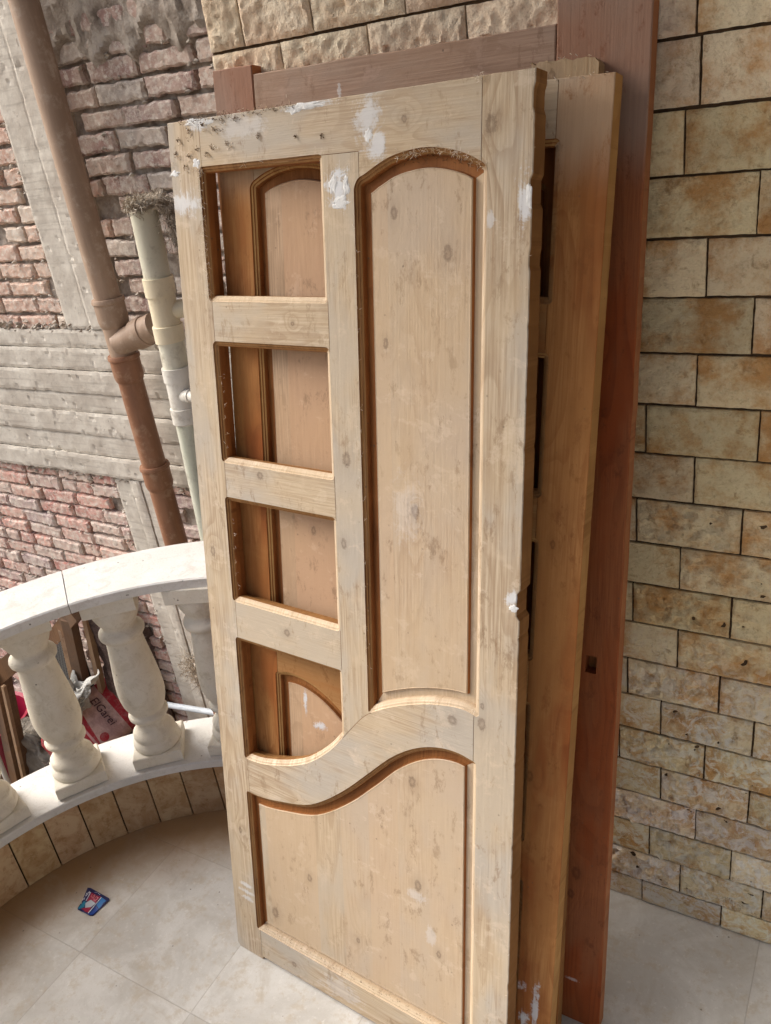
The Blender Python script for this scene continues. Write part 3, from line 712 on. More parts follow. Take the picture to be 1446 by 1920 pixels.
def board(mb, xa, xb, za, zb, out_, sd, st=.011, tilt=0, rag=.006):
    nx = max(2, int((xb-xa)/st)); nz = max(3, int((zb-za)/st)); vs = []
    for j in range(nz+1):
        for i in range(nx+1):
            x = xa+(xb-xa)*i/nx; z = za+(zb-za)*j/nz; e = (i in (0, nx), j in (0, nz))
            d = out_+.0012*fb(x, z, sd, 18, 5)+.0012*fb(x, z*3, sd, 60, 3)
            pit = fb(x, z, sd+20, 34, 3)
            if pit > .55: d -= .004*min(1, (pit-.55)*8)
            zz = z+(fb(x, sd, 2, 30, 4)*rag*.5+fb(x, sd, 2, 3, 2)*rag*.4 if e[1] else 0)+tilt*(x-xa); xx = x+(fb(z, sd, 2, 26, 4)*rag*.6 if e[0] else 0)
            if e[0] or e[1]: d -= .003
            vs.append((xx, BY-d, zz))
    W_ = nx+1; mb.add(vs, [(j*W_+i, j*W_+i+1, (j+1)*W_+i+1, (j+1)*W_+i) for j in range(nz) for i in range(nx)])
    bd = list(range(W_))+[j*W_+nx for j in range(1, nz+1)]+[nz*W_+i for i in range(nx-1, -1, -1)]+[j*W_ for j in range(nz-1, 0, -1)]
    vv = [vs[i] for i in bd]; m = len(vv); mb.add(vv+[(p[0], BY+.03, p[2]) for p in vv], [((i+1) % m, i, m+i, m+(i+1) % m) for i in range(m)])
mb = MB(); zs = [.750, .835, .925, 1.02, 1.10, 1.19, 1.275, 1.345]
for i, (a, b) in enumerate(zip(zs, zs[1:])): board(mb, -4.9, -1.2, a+.0015, b-.0015, .026+[.012, 0, .008, .002, .010, .004, -.002][i], i*7.3, rag=.005 if i else .014)
LB(mb.build('concrete_beam', CONC, bw, smooth=True)).data.set_sharp_from_angle(angle=.22)
mb = MB()
for i, (a, b, o_) in enumerate(((-2.600, -2.505, .022), (-2.504, -2.45, .034), (-2.449, -2.39, .028))):
    board(mb, a, b, -.95, .745, o_, i*5.1+50, rag=.004)
for i, (a, b, o_) in enumerate(((-2.600, -2.47, .026), (-2.469, -2.31, .032))):
    board(mb, a, b, 1.348, 3.35, o_, i*5.1+80, rag=.004)
LB(mb.build('concrete_column', CONC, bw, smooth=True)).data.set_sharp_from_angle(angle=.22)
# squeezed-out lumps of mortar
mb = MB()
for i in range(2600):
    if i < 500: x, z = rr.uniform(-4.4, -1.3), 1.352+rr.gauss(0, .010)
    elif i < 900: x, z = rr.uniform(-4.4, -1.6), .742+rr.gauss(0, .012)
    elif i < 1150: x, z = rr.choice([-2.605, -2.305 if rr.random() < .5 else -2.39])+rr.gauss(0, .009), rr.uniform(-.8, 2.4)
    else:
        x, z = rr.uniform(-4.6, -1.3), rr.uniform(-.9, 2.25)
        if .73 < z < 1.37 or -2.6 < x < -2.31: continue
        z = -.95+PI_Z*round((z+.95)/PI_Z)+rr.gauss(0, .006)
    r = rr.uniform(.003, .009)*(1.3 if i < 900 else 1); sd = rr.uniform(0, 99); vs = []
    for d in ((1, 0, 0), (-1, 0, 0), (0, 1, 0), (0, -1, 0), (0, 0, 1), (0, 0, -1), (.7, -.6, .6), (-.7, -.6, -.5)):
        vs.append(Vector((x, BY-.010-rr.uniform(0, .012), z))+Vector((d[0]*1.5, d[1], d[2]))*r*rr.uniform(.5, 1.25))
    mb.add(vs, [(0, 6, 4), (6, 3, 4), (0, 3, 6), (0, 5, 3), (1, 4, 3), (1, 7, 5), (1, 3, 7), (7, 3, 5), (0, 4, 2), (4, 1, 2), (1, 5, 2), (5, 0, 2)])
LB(mb.build('mortar_crumbs', mat_plain('pale mortar crumbs', lin(196, 188, 176), lin(150, 138, 126), 40, .95, .003, .6, .1), bw))

# ------------------------------------------------------------------ courtyard ground
mb = MB(); g = 60
mb.add([(-g, -g, -.95), (g, -g, -.95), (g, g, -.95), (-g, g, -.95)], [(0, 1, 2, 3)])
tag(mb.build('ground', mat_plain('dusty ground', lin(138, 124, 108), lin(112, 98, 84), 8, .95, .01, .8, .1)), kind='structure')

# ------------------------------------------------------------------ pipes on the neighbour's wall
def mat_pipe(name, c1, c2, dust, rough=.5):
    N = NT(name, rough, .4); o = N.obj; X, Y, Z = N.sep(o)
    c = N.mix(N.mr(N.noise(N.comb(N.m('MULTIPLY', X, 14), N.m('MULTIPLY', Y, 14), N.m('MULTIPLY', Z, 2.2)), 1.0, 5, .65), .4, .62), c1, c2)
    c = N.mix(N.mr(N.noise(o, 20, 5, .75), .50, .70, 0, .7), c, dust)
    N.bump(N.noise(o, 80, 4, .7), .0015, .4); return N.out(c)
BROWN = mat_pipe('dusty brown plastic pipe', lin(148, 124, 104), lin(166, 142, 122), lin(186, 168, 150), .6)
RUST = mat_pipe('red brown plastic pipe', lin(146, 104, 78), lin(130, 90, 66), lin(168, 136, 112), .45)
WPI = mat_pipe('weathered white pipe', lin(212, 208, 190), lin(196, 192, 172), lin(160, 152, 134), .5)
CRM = mat_pipe('cream plastic fitting', lin(224, 212, 184), lin(216, 204, 174), lin(190, 176, 148), .4)
WHT = mat_pipe('white plastic fitting', lin(216, 212, 202), lin(204, 200, 190), lin(168, 160, 146), .4)
GRP = mat_pipe('green grey pipe', lin(198, 198, 182), lin(180, 182, 164), lin(150, 146, 130), .5)
px, py = -2.228, 1.925
def V(*a): return Vector(a)
dp = empty('drain_pipe', (px, py, -.95), 'tall dusty brown drain pipe with sockets and a side branch on the brick wall', 'pipe')
def LP(o, e): o.location = -Vector(e.location); return o
def lathe(mb, x, y, zr, n=28, dx=0, dz0=0, mi=0):
    vs = [(x+dx*(z-dz0)+r*math.cos(2*PI*j/n), y+r*math.sin(2*PI*j/n), z) for z, r in zr for j in range(n)]; k = len(zr)
    mb.add(vs, [(i*n+j, i*n+(j+1) % n, (i+1)*n+(j+1) % n, (i+1)*n+j) for i in range(k-1) for j in range(n)], mi)
mb = MB(); lathe(mb, px, py, [(1.28, .043), (3.4, .043)]); LP(mb.build('pipe', BROWN, dp, True), dp)
mb = MB(); lathe(mb, px, py, [(-.95, .043), (1.28, .043)]); LP(mb.build('pipe', RUST, dp, True), dp)
for zt, m_ in ((1.485, BROWN), (1.295, RUST), (.885, RUST)):
    mb = MB(); lathe(mb, px, py, [(zt, .0435), (zt, .052), (zt-.006, .0545), (zt-.014, .0545), (zt-.018, .0505), (zt-.075, .0505), (zt-.09, .047), (zt-.095, .0432)])
    o = LP(mb.build('socket', m_, dp, True), dp)
mb = MB(); b0_ = V(px+.01, py-.01, 1.335); dr = V(.92, .12, .30).normalized()
tube(mb, [b0_, b0_+dr*.13], .043, 28, caps=False)
tube(mb, [b0_+dr*.085, b0_+dr*.087, b0_+dr*.13, b0_+dr*.132], [.0432, .050, .050, .0435], 28, caps=False)
tube(mb, [b0_+dr*.126, b0_+dr*.175], .046, 28, caps=True)
LP(mb.build('branch', BROWN, dp, True), dp)
tp = empty('vent_pipe', (-2.325, 1.98, 1.7), 'thin grey brown pipe half hidden behind the left side of the brown drain pipe', 'pipe')
mb = MB(); lathe(mb, -2.325, 1.985, [(1.80, .019), (3.4, .019)], 18); LP(mb.build('pipe', mat_pipe('grey thin pipe', lin(140, 128, 118), lin(124, 112, 102), lin(160, 148, 136)), tp, True), tp)
mb = MB(); lathe(mb, -2.325, 1.985, [(1.905, .0195), (1.905, .027), (1.888, .029), (1.884, .024), (1.82, .022), (1.78, .016)], 18); LP(mb.build('socket', BROWN, tp, True), tp)

# cut-off white pipe with fittings, leaning a little
wp = empty('cut_off_pipe', (-1.86, 1.80, -.95), 'cut off white and cream pipe with tee fittings and a nest on its top', 'pipe')
wx = lambda z: -1.8385+(z-1.79)*.060
def wl(name, zr, m_, n=28):
    mb = MB(); vs = [(wx(z)+r*math.cos(2*PI*j/n), 1.80+r*math.sin(2*PI*j/n), z) for z, r in zr for j in range(n)]; k = len(zr)
    mb.add(vs, [(i*n+j, i*n+(j+1) % n, (i+1)*n+(j+1) % n, (i+1)*n+j) for i in range(k-1) for j in range(n)])
    return LP(mb.build(name, m_, wp, True), wp)
wl('pipe', [(1.56, .0395), (1.762, .0395), (1.762, .035), (1.56, .035)], WPI)
wl('fitting', [(1.575, .040), (1.575, .0455), (1.523, .0455), (1.522, .041), (1.435, .041), (1.434, .0455), (1.385, .0455), (1.384, .040)], CRM)
mb = MB(); q0 = V(wx(1.46), 1.80, 1.475); dq = V(.86, .45, .02).normalized(); tube(mb, [q0, q0+dq*.14], .027, 24); LP(mb.build('branch', CRM, wp, True), wp)
wl('pipe', [(1.28, .0395), (1.385, .0395)], WPI)
wl('fitting', [(1.305, .040), (1.305, .0455), (1.262, .0455), (1.261, .0415), (1.175, .0415), (1.174, .0455), (1.125, .0455), (1.12, .039)], WHT)
mb = MB(); q0 = V(wx(1.21), 1.79, 1.215); dq = V(.85, -.15, .05).normalized()
tube(mb, [q0, q0+dq*.06, q0+dq*.061, q0+dq*.16], [.021, .021, .018, .018], 24); LP(mb.build('branch', WHT, wp, True), wp)
wl('pipe', [(-.95, .0385), (1.13, .0385)], GRP)
g2 = MB(); lathe(g2, -2.005, 1.955, [(-.95, .045), (.885, .045), (.885, .04)], 24)
gp = empty('drain_pipe', (-2.005, 1.955, -.95), 'olive grey pipe low on the brick wall, behind the white pipe', 'pipe'); LP(g2.build('pipe', mat_pipe('olive grey pipe', lin(128, 124, 102), lin(116, 112, 92), lin(104, 100, 84)), gp, True), gp)
bp = empty('water_pipe', (-2.7, 1.95, -.36), 'thin pale blue white water pipe crossing low in front of the concrete column', 'pipe')
mb = MB(); tube(mb, [(-2.75, 1.955, -.385), (-2.34, 1.95, -.318), (-1.9, 1.94, -.25)], .0135, 16); LP(mb.build('pipe', mat_pipe('pale water pipe', lin(196, 204, 210), lin(186, 194, 200), lin(170, 172, 172)), bp, True), bp)

# ------------------------------------------------------------------ fibres: the nest, shavings and fluff
def strands(mb, gen, n, ln, r, rnd, curl=1.0, seg=4, mi=0):
    for i in range(n):
        p, d = gen(rnd); p = Vector(p); d = Vector(d).normalized(); pts = [p]
        for s in range(seg):
            d = (d+Vector((rnd.gauss(0, 1), rnd.gauss(0, 1), rnd.gauss(0, 1)))*.45*curl).normalized(); p = p+d*(ln*rnd.uniform(.5, 1.4)/seg); pts.append(p)
        tube(mb, pts, [r]*seg+[r*.5], 3, mi, caps=False)
def mat_fib(name, c1, c2):
    N = NT(name, .95, .05); return N.out(N.mix(N.mr(N.noise(N.obj, 60, 3), .4, .6), c1, c2))
FIB = mat_fib('grey dry fibre', lin(208, 198, 182), lin(150, 136, 118)); FLUFF = mat_fib('wood fluff', lin(232, 222, 206), lin(196, 172, 138)); DUST = mat_fib('dark shavings', lin(122, 96, 70), lin(72, 54, 38))
rn = random.Random(9)
mb = MB(); nc = V(wx(1.775)+.01, 1.80, 1.785)
def gn(q):
    a = q.uniform(0, 2*PI); r = .043+q.gauss(0, .006); h = q.gauss(0, .007)-.006
    return nc+V(math.cos(a)*r*.95, math.sin(a)*r*.9, h), (-math.sin(a), math.cos(a), q.gauss(0, .3))
strands(mb, gn, 900, .034, .0009, rn, .9)
def gn2(q):
    t = q.random(); return V(wx(1.78)+.055+t*.028+q.gauss(0, .012), 1.84+q.gauss(0, .014), 1.785-t*.13+q.gauss(0, .01)), (q.gauss(0, .5), q.gauss(0, .5), -1)
strands(mb, gn2, 650, .034, .0009, rn, .9)
nb = MB()
for i in range(46):
    a = rn.uniform(0, 2*PI); c = nc+V(math.cos(a)*.042, math.sin(a)*.040, rn.gauss(-.002, .005)) if i < 30 else V(wx(1.78)+.06+rn.gauss(0, .012), 1.845, 1.775-rn.random()*.12)
    r = rn.uniform(.006, .013); n1, n2 = 5, 7
    nb.add([c+V(math.sin(PI*p/n1)*math.cos(2*PI*q/n2), math.sin(PI*p/n1)*math.sin(2*PI*q/n2), math.cos(PI*p/n1)*.8)*r*(1+.6*fb(p+i*3.1, q, i, .9, 2)) for p in range(n1+1) for q in range(n2)], [(p*n2+q, p*n2+(q+1) % n2, (p+1)*n2+(q+1) % n2, (p+1)*n2+q) for p in range(n1) for q in range(n2)])
crust_nest = nb
tag(mb.build('bird_nest', FIB), 'ragged nest of dry grey fibres on the open top of the cut off white pipe', 'nest')
mb = MB()
def gn3(q): return V(-2.36+q.gauss(0, .045), 1.985+q.gauss(0, .012), -.13+q.gauss(0, .03)), (q.gauss(0, 1), q.gauss(0, .5), q.gauss(0, 1))
strands(mb, gn3, 700, .06, .001, rn, 1.0)
tag(mb.build('fibre_clump', FIB), 'ragged grey clump of fibres caught on the concrete column below the handrail', 'debris')
o = crust_nest.build('dried_mud', mat_plain('dry grey mud', lin(176, 166, 150), lin(136, 124, 108), 60, .95, .004, 1, .1), bpy.data.objects['bird_nest'])
# sanding fluff clinging to the front door (its own frame: x across, z up)
def on_door(pts, name, mat, n, ln, r, spread, yoff=-.001):
    mb = MB()
    for (a, b, c) in pts:
        def g(q): return V(a+q.gauss(0, spread), c+yoff-abs(q.gauss(0, .0012)), b+q.gauss(0, spread)), (q.gauss(0, 1), -.35, q.gauss(0, 1))
        strands(mb, g, n, ln, r, rn, 1.0, 3)
    return mb.build(name, mat, d1)
arcp = [(x*.001, ARCH(x*.001)-.004, .004) for x in range(545, 706, 9)]
on_door(arcp+[(.700, .925, .003), (.708, 1.878, .002)], 'wood_fluff', FLUFF, 8, .009, .0003, .0035)
on_door([(x*.001, ARCH(x*.001)-.012, .009) for x in range(560, 700, 8)], 'dark_shavings', DUST, 5, .006, .0004, .004)
on_door([(.082, 1.905-.0125*i, .002) for i in range(19)]+[(.081+.001*i, 1.918, .001) for i in range(0, 8, 2)]+[(.20, 1.920, .003), (.245, 1.921, .003)], 'wood_fluff', FLUFF, 5, .009, .0003, .003)
on_door([(.100, 1.52-.03*i, .004) for i in range(6)]+[(.10, 1.20-.03*i, .004) for i in range(6)], 'wood_fluff', FLUFF, 3, .007, .0003, .003)
on_door([(x*.001, 2.006, .0) for x in range(40, 330, 12)]+[(.15, 1.985, 0), (.06, 1.975, 0)], 'dark_shavings', DUST, 4, .005, .0005, .004)
on_door([(x*.001, 2.006, .0) for x in range(90, 330, 16)]+[(.702, 2.006, -.002)]*4+[(.01, 1.93, 0)]*2, 'wood_fluff', FLUFF, 5, .007, .0003, .0045)
DUST2 = mat_fib('brown dents', lin(140, 118, 94), lin(96, 78, 60))
blots = [(.03, 1.975), (.055, 1.945), (.06, 1.99), (.10, 1.995), (.13, 1.985), (.15, 2.0), (.045, 1.925), (.12, 1.955), (.16, 1.958), (.105, 1.945), (.02, 1.95), (.08, 1.955), (.185, 1.998), (.33, 1.955), (.39, 1.952), (.24, 1.965)]
on_door([(a, b, 0) for a, b in blots], 'nail_holes', DUST2, 12, .0022, .0009, .0022)
on_door([(a+.006, b-.004, 0) for a, b in blots[:11]], 'wood_fluff', FLUFF, 7, .006, .0006, .004)
on_door([(.789, 2.0-.05*i, .0) for i in range(16)]+[(.789, 1.3-.1*i, .0) for i in range(12)], 'wood_fluff', FLUFF, 1, .005, .0003, .002)
on_door([(.11+.027*i, .106, .006) for i in range(21)], 'dark_shavings', DUST, 5, .004, .0004, .005)
on_door([(.454+.001*(i % 3), 1.80-.045*i, .003) for i in range(20)], 'wood_fluff', FLUFF, 3, .007, .0003, .003)
for nm, par, ln_ in (('splinters', d2, [(x*.001, 2.008) for x in range(640, 790, 19)]), ('splinters', d3, [(x*.001, 2.074) for x in range(680, 788, 23)])):
    mb = MB()
    for (a, b) in ln_:
        def g(q): return V(a+q.gauss(0, .003), -.0005-abs(q.gauss(0, .001)), b+q.gauss(0, .0015)), (q.gauss(0, 1), -.4, q.gauss(.2, .6))
        strands(mb, g, 2, .005, .0006, rn, .8, 3)
    mb.build(nm, FLUFF, par)
# knocked-up plaster crust where the hinges and the wall once were
PAINT = mat_plain('old white plaster crust', lin(216, 216, 214), lin(232, 232, 230), 60, .9, .003, .8)
def crust(mb, a, b, ra, rb, th, sd):
    n = 30; th *= .38; vs = [(a, -th, b)]; 
    for lv, (s, d) in enumerate(((.45, 1.), (.8, .8), (1., .0))):
        for j in range(n):
            t = 2*PI*j/n; k = 1+.55*fb(math.cos(t)+sd, math.sin(t), 0, 1.8, 4)
            vs.append((a+ra*s*k*math.cos(t), -th*d*(1+.5*fb(t, sd, lv, 3))+(.0003 if d == 0 else 0), b+rb*s*k*math.sin(t)))
    fs = [(0, 1+(j+1) % n, 1+j) for j in range(n)]
    for lv in range(2):
        for j in range(n): fs.append((1+lv*n+j, 1+lv*n+(j+1) % n, 1+(lv+1)*n+(j+1) % n, 1+(lv+1)*n+j))
    mb.add(vs, fs)
mb = MB()
for (a, b, ra, rb, th) in ((.352, 2.002, .040, .0055, .004), (.330, 1.999, .018, .007, .003), (.410, 1.872, .010, .014, .0018), (.438, 1.866, .007, .016, .002), (.425, 1.842, .016, .010, .002), (.417, 1.835, .012, .005, .002),
                          (.488, 1.945, .009, .012, .0012), (.075, 2.003, .018, .008, .004), (.105, 2.000, .022, .006, .003), (.785, 1.835, .005, .02, .002), (.778, 1.152, .008, .008, .002), (.012, 1.915, .012, .006, .003), (.075, 1.930, .010, .010, .0025)):
    crust(mb, a, b, ra, rb, th, a*50+b)
mb.build('plaster_crust', PAINT, d1, True)

# ------------------------------------------------------------------ the torn snack wrapper on the floor
def mat_flat(name, c, rough=.35, spec=.5): N = NT(name, rough, spec); return N.out(c)
WR = {'navy': (22, 28, 84), 'red': (150, 26, 62), 'grey': (176, 182, 190), 'blue': (18, 108, 176), 'deep': (20, 62, 140), 'teal': (24, 120, 150), 'white': (228, 232, 240), 'pink': (236, 150, 160)}
WM = {k: mat_flat('wrapper '+k, lin(*v)) for k, v in WR.items()}
we = empty('snack_wrapper', (-1.79, .885, 0), 'small torn blue and red snack wrapper lying on the floor tiles', 'wrapper')
def wz(x, y): return .0035+.0022*math.sin((x+1.79)*70+1)+.0018*math.sin((y-.885)*90)+.0015*max(0, (x+1.76)/.015)
def wpoly(name, P_, lift, m_, base=False):
    mb = MB(); res = delaunay_2d_cdt([Vector(p) for p in P_]+[Vector((x*.005, y*.005)) for x in range(-370, -347) for y in range(169, 185) if inpoly((x*.005, y*.005), P_)], [(i, (i+1) % len(P_)) for i in range(len(P_))], [], 1, 1e-6)
    mb.add([(p.x+1.79, p.y-.885, wz(p.x, p.y)+lift) for p in res[0]], [tuple(f) for f in res[2]])
    if base: mb.add([(p.x+1.79, p.y-.885, wz(p.x, p.y)-.0008) for p in res[0]], [tuple(f)[::-1] for f in res[2]])
    return mb.build(name, m_, we)
wpoly('foil', [[-1.8407, .9155], [-1.8321, .9192], [-1.7502, .9152], [-1.7448, .9109], [-1.7485, .8736], [-1.7506, .8531], [-1.7609, .8486], [-1.7912, .8482], [-1.8101, .8492], [-1.8155, .8547], [-1.822, .8759]], 0, WM['navy'], True)
wpoly('print', [[-1.8146, .9075], [-1.7742, .9075], [-1.7732, .8851], [-1.7936, .8869], [-1.8063, .88]], .0004, WM['red'])
wpoly('print', [[-1.7989, .8832], [-1.7946, .8878], [-1.7722, .8842], [-1.777, .8702], [-1.7917, .8612], [-1.8045, .8741]], .0008, WM['grey'])
wpoly('print', [[-1.8011, .8557], [-1.776, .8707], [-1.7687, .8542], [-1.7779, .8515]], .0012, WM['red'])
wpoly('print', [[-1.7701, .9066], [-1.7507, .9047], [-1.7523, .8771], [-1.7672, .8825]], .0004, WM['blue'])
wpoly('print', [[-1.7672, .8805], [-1.7523, .8751], [-1.7526, .8545], [-1.7615, .8505], [-1.7670, .8510]], .0004, WM['deep'])
wpoly('print', [[-1.8157, .8786], [-1.8054, .8778], [-1.7978, .8611], [-1.8043, .8539], [-1.8091, .8502], [-1.8145, .8557]], .0004, WM['teal'])
wpoly('print', [[-1.7688, .8516], [-1.7667, .8525], [-1.7691, .9056], [-1.7712, .9056]], .0014, WM['white'])
wpoly('print', [[-1.8188, .9071], [-1.8161, .9073], [-1.8078, .8798], [-1.8104, .8809]], .0012, WM['white'])
mb = MB()
def pen(P_, r): tube(mb, [(x+1.79, y-.885, wz(x, y)+.0018) for x, y in P_], r, 4)
pen([(-1.8044, .9024), (-1.8026, .8951), (-1.7963, .8946), (-1.7970, .9035)], .0011); pen([(-1.7950, .9043), (-1.7893, .8925)], .0011)
pen([(-1.7899, .9006), (-1.7945, .8920)], .0011); pen([(-1.7836, .9034), (-1.7860, .8955), (-1.7841, .8904), (-1.7791, .8906), (-1.7755, .8980)], .0011); pen([(-1.7815, .9000), (-1.7760, .9000)], .001)
mb.build('lettering', WM['pink'], we)
mb = MB()
pen([(-1.8215, .8905), (-1.8262, .9000)], .0008); pen([(-1.8262, .9000), (-1.8180, .8965)], .0008); pen([(-1.8235, .8950), (-1.8198, .8925)], .0008)   # A
pen([(-1.8232, .9085), (-1.8182, .9000)], .0008); pen([(-1.8210, .9045), (-1.8250, .9030)], .0008); pen([(-1.8205, .9042), (-1.8165, .9060)], .0008)   # K
pen([(-1.8235, .8830), (-1.8205, .8780)], .0008); pen([(-1.8210, .8868), (-1.8180, .8810)], .0008)
for (x, y) in ((-1.803, .911), (-1.797, .9125), (-1.789, .9115), (-1.783, .9110)): pen([(x, y), (x+.0015, y)], .0009)
mb.build('lettering', WM['white'], we)

# ------------------------------------------------------------------ things kept down in the yard (on ground level, about a metre below the balcony)
G0 = -.95
YW = wood('weathered grey brown timber', lin(128, 98, 72), lin(90, 64, 46), lin(110, 92, 78), speck=.8)
YWL = wood('raw light timber', lin(176, 148, 118), lin(140, 108, 80), lin(156, 132, 110), speck=.8)
def beam(e, p, q, wdt, hgt, m_, name='beam', up=(0, 0, 1)):
    p, q = Vector(p), Vector(q); t = (q-p).normalized(); s = t.cross(Vector(up)).normalized(); u = s.cross(t); mb = MB(); vs = []
    for k, c in ((0, p), (1, q)):
        for (a, b) in ((-1, -1), (1, -1), (1, 1), (-1, 1)): vs.append(c+s*wdt/2*a+u*hgt/2*b+Vector((fb(c.x+a, c.y+b, c.z+k, 3)*.004,)*3)-e.location)
    mb.add(vs, [(0, 1, 5, 4), (1, 2, 6, 5), (2, 3, 7, 6), (3, 0, 4, 7), (3, 2, 1, 0), (4, 5, 6, 7)]); return mb.build(name, m_, e)
cg = empty('wire_mesh_cage', (-3.1, 1.80, G0), 'brown timber framed cage with a dark wire mesh panel, seen between the two nearest balusters', 'cage')
beam(cg, (-3.53, 1.90, -.38), (-2.955, 1.90, .105), .05, .070, YW, 'top_beam')
beam(cg, (-3.02, 1.895, .06), (-3.16, 1.86, G0), .05, .050, YW, 'post')
beam(cg, (-3.085, 1.885, -.01), (-3.20, 1.85, G0), .02, .026, YWL, 'post')
beam(cg, (-2.935, 1.93, .11), (-3.07, 1.90, G0), .03, .022, YWL, 'post')
beam(cg, (-3.50, 1.90, -.36), (-3.60, 1.87, G0), .05, .05, YW, 'post')
beam(cg, (-3.60, 1.88, -.85), (-3.12, 1.88, -.85), .04, .05, YW, 'bottom_beam')
mb = MB(); x0, x1, z0, z1 = -3.50, -3.12, -.82, -.10
for i in range(34):
    x = x0+(x1-x0)*i/33; zt = -.36+(x+3.5)*.84
    for sg in (1, -1):
        P_ = [(x+sg*.006*(1 if (j % 2) else -1)+1*3.1, .075, z0+.02*j-G0) for j in range(int((zt-z0)/.02))]
        tube(mb, P_, .0012, 3, caps=False)
mb.build('wire_mesh', mat_flat('grey wire', lin(150, 150, 148), .5), cg)
mb = MB(); mb.add([(-3.50+3.1, .11, z0-G0), (-3.08+3.1, .11, z0-G0), (-3.04+3.1, .11, -.0-G0), (-3.50+3.1, .11, -.37-G0)], [(0, 1, 2, 3)]); mb.add([(-3.50+3.1, .125, z0-G0), (-3.08+3.1, .125, z0-G0), (-3.04+3.1, .125, -.0-G0), (-3.50+3.1, .125, -.37-G0)], [(3, 2, 1, 0)])
mb.build('dark_backing', mat_plain('dark cage lining', lin(44, 46, 48), lin(60, 60, 60), 10), cg)
def blob(name, c, rx, ry, rz, m_, amp, sc, sd, flat=None, n1=28, n2=36, rot=(0, 0, 0)):
    mb = MB(); vs = []; Rm = Matrix.Rotation(rot[2], 3, 'Z') @ Matrix.Rotation(rot[1], 3, 'Y') @ Matrix.Rotation(rot[0], 3, 'X')
    for a in range(n1+1):
        for b in range(n2):
            th = PI*a/n1; ph = 2*PI*b/n2; d = V(math.sin(th)*math.cos(ph), math.sin(th)*math.sin(ph), math.cos(th))
            q = V(*[abs(t)**.55*(1 if t > 0 else -1) for t in d]); k = 1+amp*(fb(d.x+sd, d.y, d.z, sc, 4)+.4*abs(fb(d.x, d.y+sd, d.z, sc*2.3, 3)))
            vs.append(Rm @ V(q.x*rx*k, q.y*ry*k, q.z*rz*k))
    mb.add(vs, [(a*n2+b, a*n2+(b+1) % n2, (a+1)*n2+(b+1) % n2, (a+1)*n2+b) for a in range(n1) for b in range(n2)])
    o = mb.build(name, m_, None, True, loc=c); return o
def mat_sack():
    N = NT('printed sack', .6, .3); X, Y, Z = N.sep(N.obj)
    c = N.mix(N.mr(N.noise(N.obj, 14, 4), .4, .6), lin(192, 158, 148), lin(168, 132, 126)); red = lin(158, 34, 44)
    c = N.mix(N.mr(Z, .080, .082), c, red); c = N.mix(N.mr(N.m('ADD', Z, N.m('MULTIPLY', X, .15)), -.048, -.046, 1, 0), c, red)
    c = N.mix(N.mr(N.m('ABSOLUTE', N.m('SUBTRACT', Z, -.075)), .004, .006, .55, 0), c, lin(222, 190, 186)); c = N.mix(N.mr(N.m('ABSOLUTE', N.m('SUBTRACT', Z, -.105)), .005, .007, .45, 0), c, lin(222, 190, 186))
    c = N.mix(N.mr(N.vm('DISTANCE', N.comb(X, 0., Z), (.085, 0., -.03)), .020, .022, 1, 0), c, red)
    c = N.mix(N.mr(N.noise(N.obj, 30, 5, .75), .45, .65, 0, .5), c, lin(150, 120, 112)); N.bump(N.noise(N.obj, 22, 5, .6), .012, .9); return N.out(c)
sk = blob('cement_sack', (0, 0, 0), .140, .05, .25, mat_sack(), .07, 1.3, 4)
sk.matrix_world = Matrix(((.7017, -.6211, .3491, -2.99), (-.0445, .4508, .8915, 1.845), (-.7111, -.6411, .2887, -.475), (0, 0, 0, 1))); tag(sk, 'red and white printed sack leaning against the brick wall below the balcony', 'sack')
fc = bpy.data.curves.new('lettering', 'FONT'); fc.body = 'ElGarei'; fc.size = .052; fc.extrude = .0005; fc.shear = .15
tmp = bpy.data.objects.new('tmp', fc); COL.objects.link(tmp); dg = bpy.context.evaluated_depsgraph_get()
me = bpy.data.meshes.new_from_object(tmp.evaluated_get(dg)); bpy.data.objects.remove(tmp)
lt = bpy.data.objects.new('lettering', me); COL.objects.link(lt); me.materials.clear(); me.materials.append(mat_flat('dark print', lin(74, 44, 50), .8)); lt.parent = sk
lt.location = (-.088, -.0545, .022); lt.rotation_euler = (PI/2, 0, 0)
PL1 = mat_plain('crumpled white plastic', lin(198, 198, 192), lin(176, 174, 166), 30, .45, .01, .8, .4)
o = blob('plastic_bag', (-3.09, 1.80, -.40), .07, .05, .14, PL1, .45, 1.9, 7, rot=(0, .5, 0)); tag(o, 'crumpled whitish plastic bag hanging beside the red and white sack', 'bag')
mb = MB()
for i in range(21):
    t = i/20; 
    for j in range(9):
        s_ = j/8; mb.v.append((-3.06+.30*t+.02*math.sin(s_*6), 1.77-.05*s_+.02*math.sin(t*9), -.315+.235*t-.07*s_*(1-.6*t)+.01*math.sin(t*20+s_*4)))
k0 = 0
for i in range(20):
    for j in range(8): mb.f.append((i*9+j, i*9+j+1, (i+1)*9+j+1, (i+1)*9+j)); mb.m.append(0); mb.c.append(None)
o = mb.build('plastic_sheet', PL1, None, True); sm = o.modifiers.new('thickness', 'SOLIDIFY'); sm.thickness = .003
tag(o, 'folded strip of white plastic sheet above the red and white sack', 'sheet')
o = blob('rubble_heap', (-2.84, 1.99, -.42), .14, .06, .54, mat_plain('dark crumbling masonry', lin(128, 110, 102), lin(88, 72, 66), 14, .95, .02, 1, .1, lin(60, 48, 46)), .35, 2.6, 15, n1=50, n2=50)
tag(o, 'dark heap of crumbling masonry rubble between the mesh cage and the brick wall', 'rubble')
fr = empty('timber_frame', (-3.45, 1.66, G0), 'leaning frame of weathered brown timber in the yard beside the red basin', 'frame')
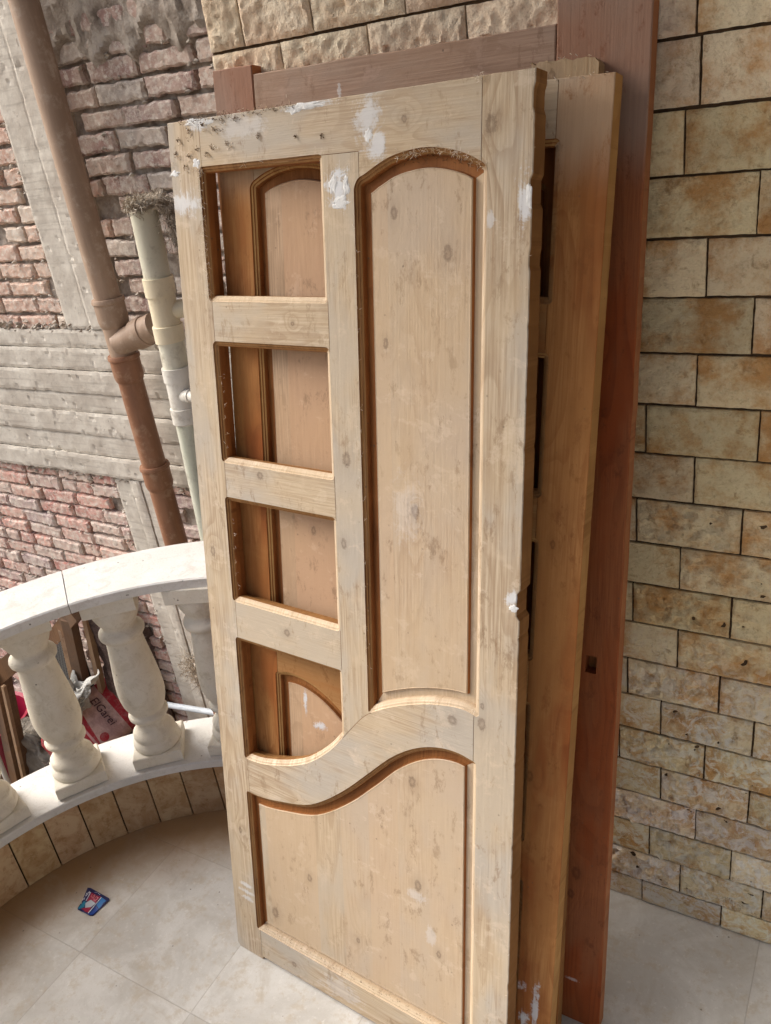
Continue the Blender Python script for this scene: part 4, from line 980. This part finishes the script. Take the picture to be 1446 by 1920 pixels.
beam(fr, (-3.385, 1.70, -.155), (-3.56, 1.67, G0), .055, .085, YW, 'post', up=(0, 1, 0)); beam(fr, (-3.325, 1.66, -.23), (-3.50, 1.65, G0+.0), .016, .02, YWL, 'post', up=(0, 1, 0))
beam(fr, (-3.62, 1.70, -.36), (-3.18, 1.70, -.06), .05, .09, YW, 'top_beam'); beam(fr, (-3.50, 1.63, -.30), (-3.65, 1.61, G0), .02, .024, YWL, 'post', up=(0, 1, 0))
bs = empty('basin', (-3.74, 1.74, G0), 'dark red plastic basin on the ground of the yard behind the timber frame', 'basin')
mb = MB(); n = 36; pr = [(.0, .0), (.15, 0), (.16, .02), (.175, .14), (.178, .15), (.19, .33), (.205, .335), (.203, .345), (.183, .34), (.17, .15), (.15, .015), (0, .015)]
mb.add([(r*math.cos(2*PI*j/n), r*math.sin(2*PI*j/n), z) for r, z in pr for j in range(n)], [(i*n+j, i*n+(j+1) % n, (i+1)*n+(j+1) % n, (i+1)*n+j) for i in range(len(pr)-1) for j in range(n)])
mb.build('bowl', mat_flat('red plastic', lin(150, 30, 58), .3), bs, True)
mb = MB()
HM = mat_flat('dark red plastic', lin(120, 22, 46), .4)
for s_ in (-1, 1):
    mb = MB(); tube(mb, [(-.04, s_*.205, .31), (-.02, s_*.235, .315), (.02, s_*.235, .315), (.04, s_*.205, .31)], .008, 8); mb.build('handle', HM, bs, True)
o = blob('folded_sacks', (-3.46, 1.80, -.80), .15, .09, .17, mat_plain('beige woven sacks', lin(170, 162, 150), lin(148, 140, 128), 22, .8, .012, .9, .2), .30, 2.2, 21, n1=40, n2=44)
tag(o, 'slumped pile of folded beige sacks beside the red basin', 'sacks')
o = blob('paint_tub', (-3.26, 1.78, -.86), .07, .06, .10, mat_plain('chalky white plastic', lin(206, 208, 208), lin(186, 188, 190), 22, .6), .12, 2.0, 31); tag(o, 'small chalky white bundle next to the folded sacks', 'bundle')
o = blob('blue_tarp', (-3.30, 1.50, -.02), .17, .05, .10, mat_plain('blue tarpaulin', lin(28, 66, 100), lin(20, 48, 78), 12, .5, .01, .7, .4), .35, 2.2, 41); tag(o, 'dark blue tarpaulin bundle at the left edge behind the balustrade', 'tarpaulin')
ps = empty('tarpaulin_post', (-3.38, 1.52, G0), 'leaning grey metal rod under the blue tarpaulin', 'rod'); mb = MB(); tube(mb, [(0, 0, 0), (.06, 0, .86)], .012, 10); mb.build('rod', WHT, ps, True)

o = blob('rubble_mound', (-3.06, 1.84, -.88), .30, .16, .17, mat_plain('grey rubble', lin(140, 128, 118), lin(104, 92, 84), 14, .95, .02, 1, .1), .25, 3.0, 51, n1=40, n2=44); tag(o, 'low grey mound of rubble that the red and white sack leans on', 'rubble')
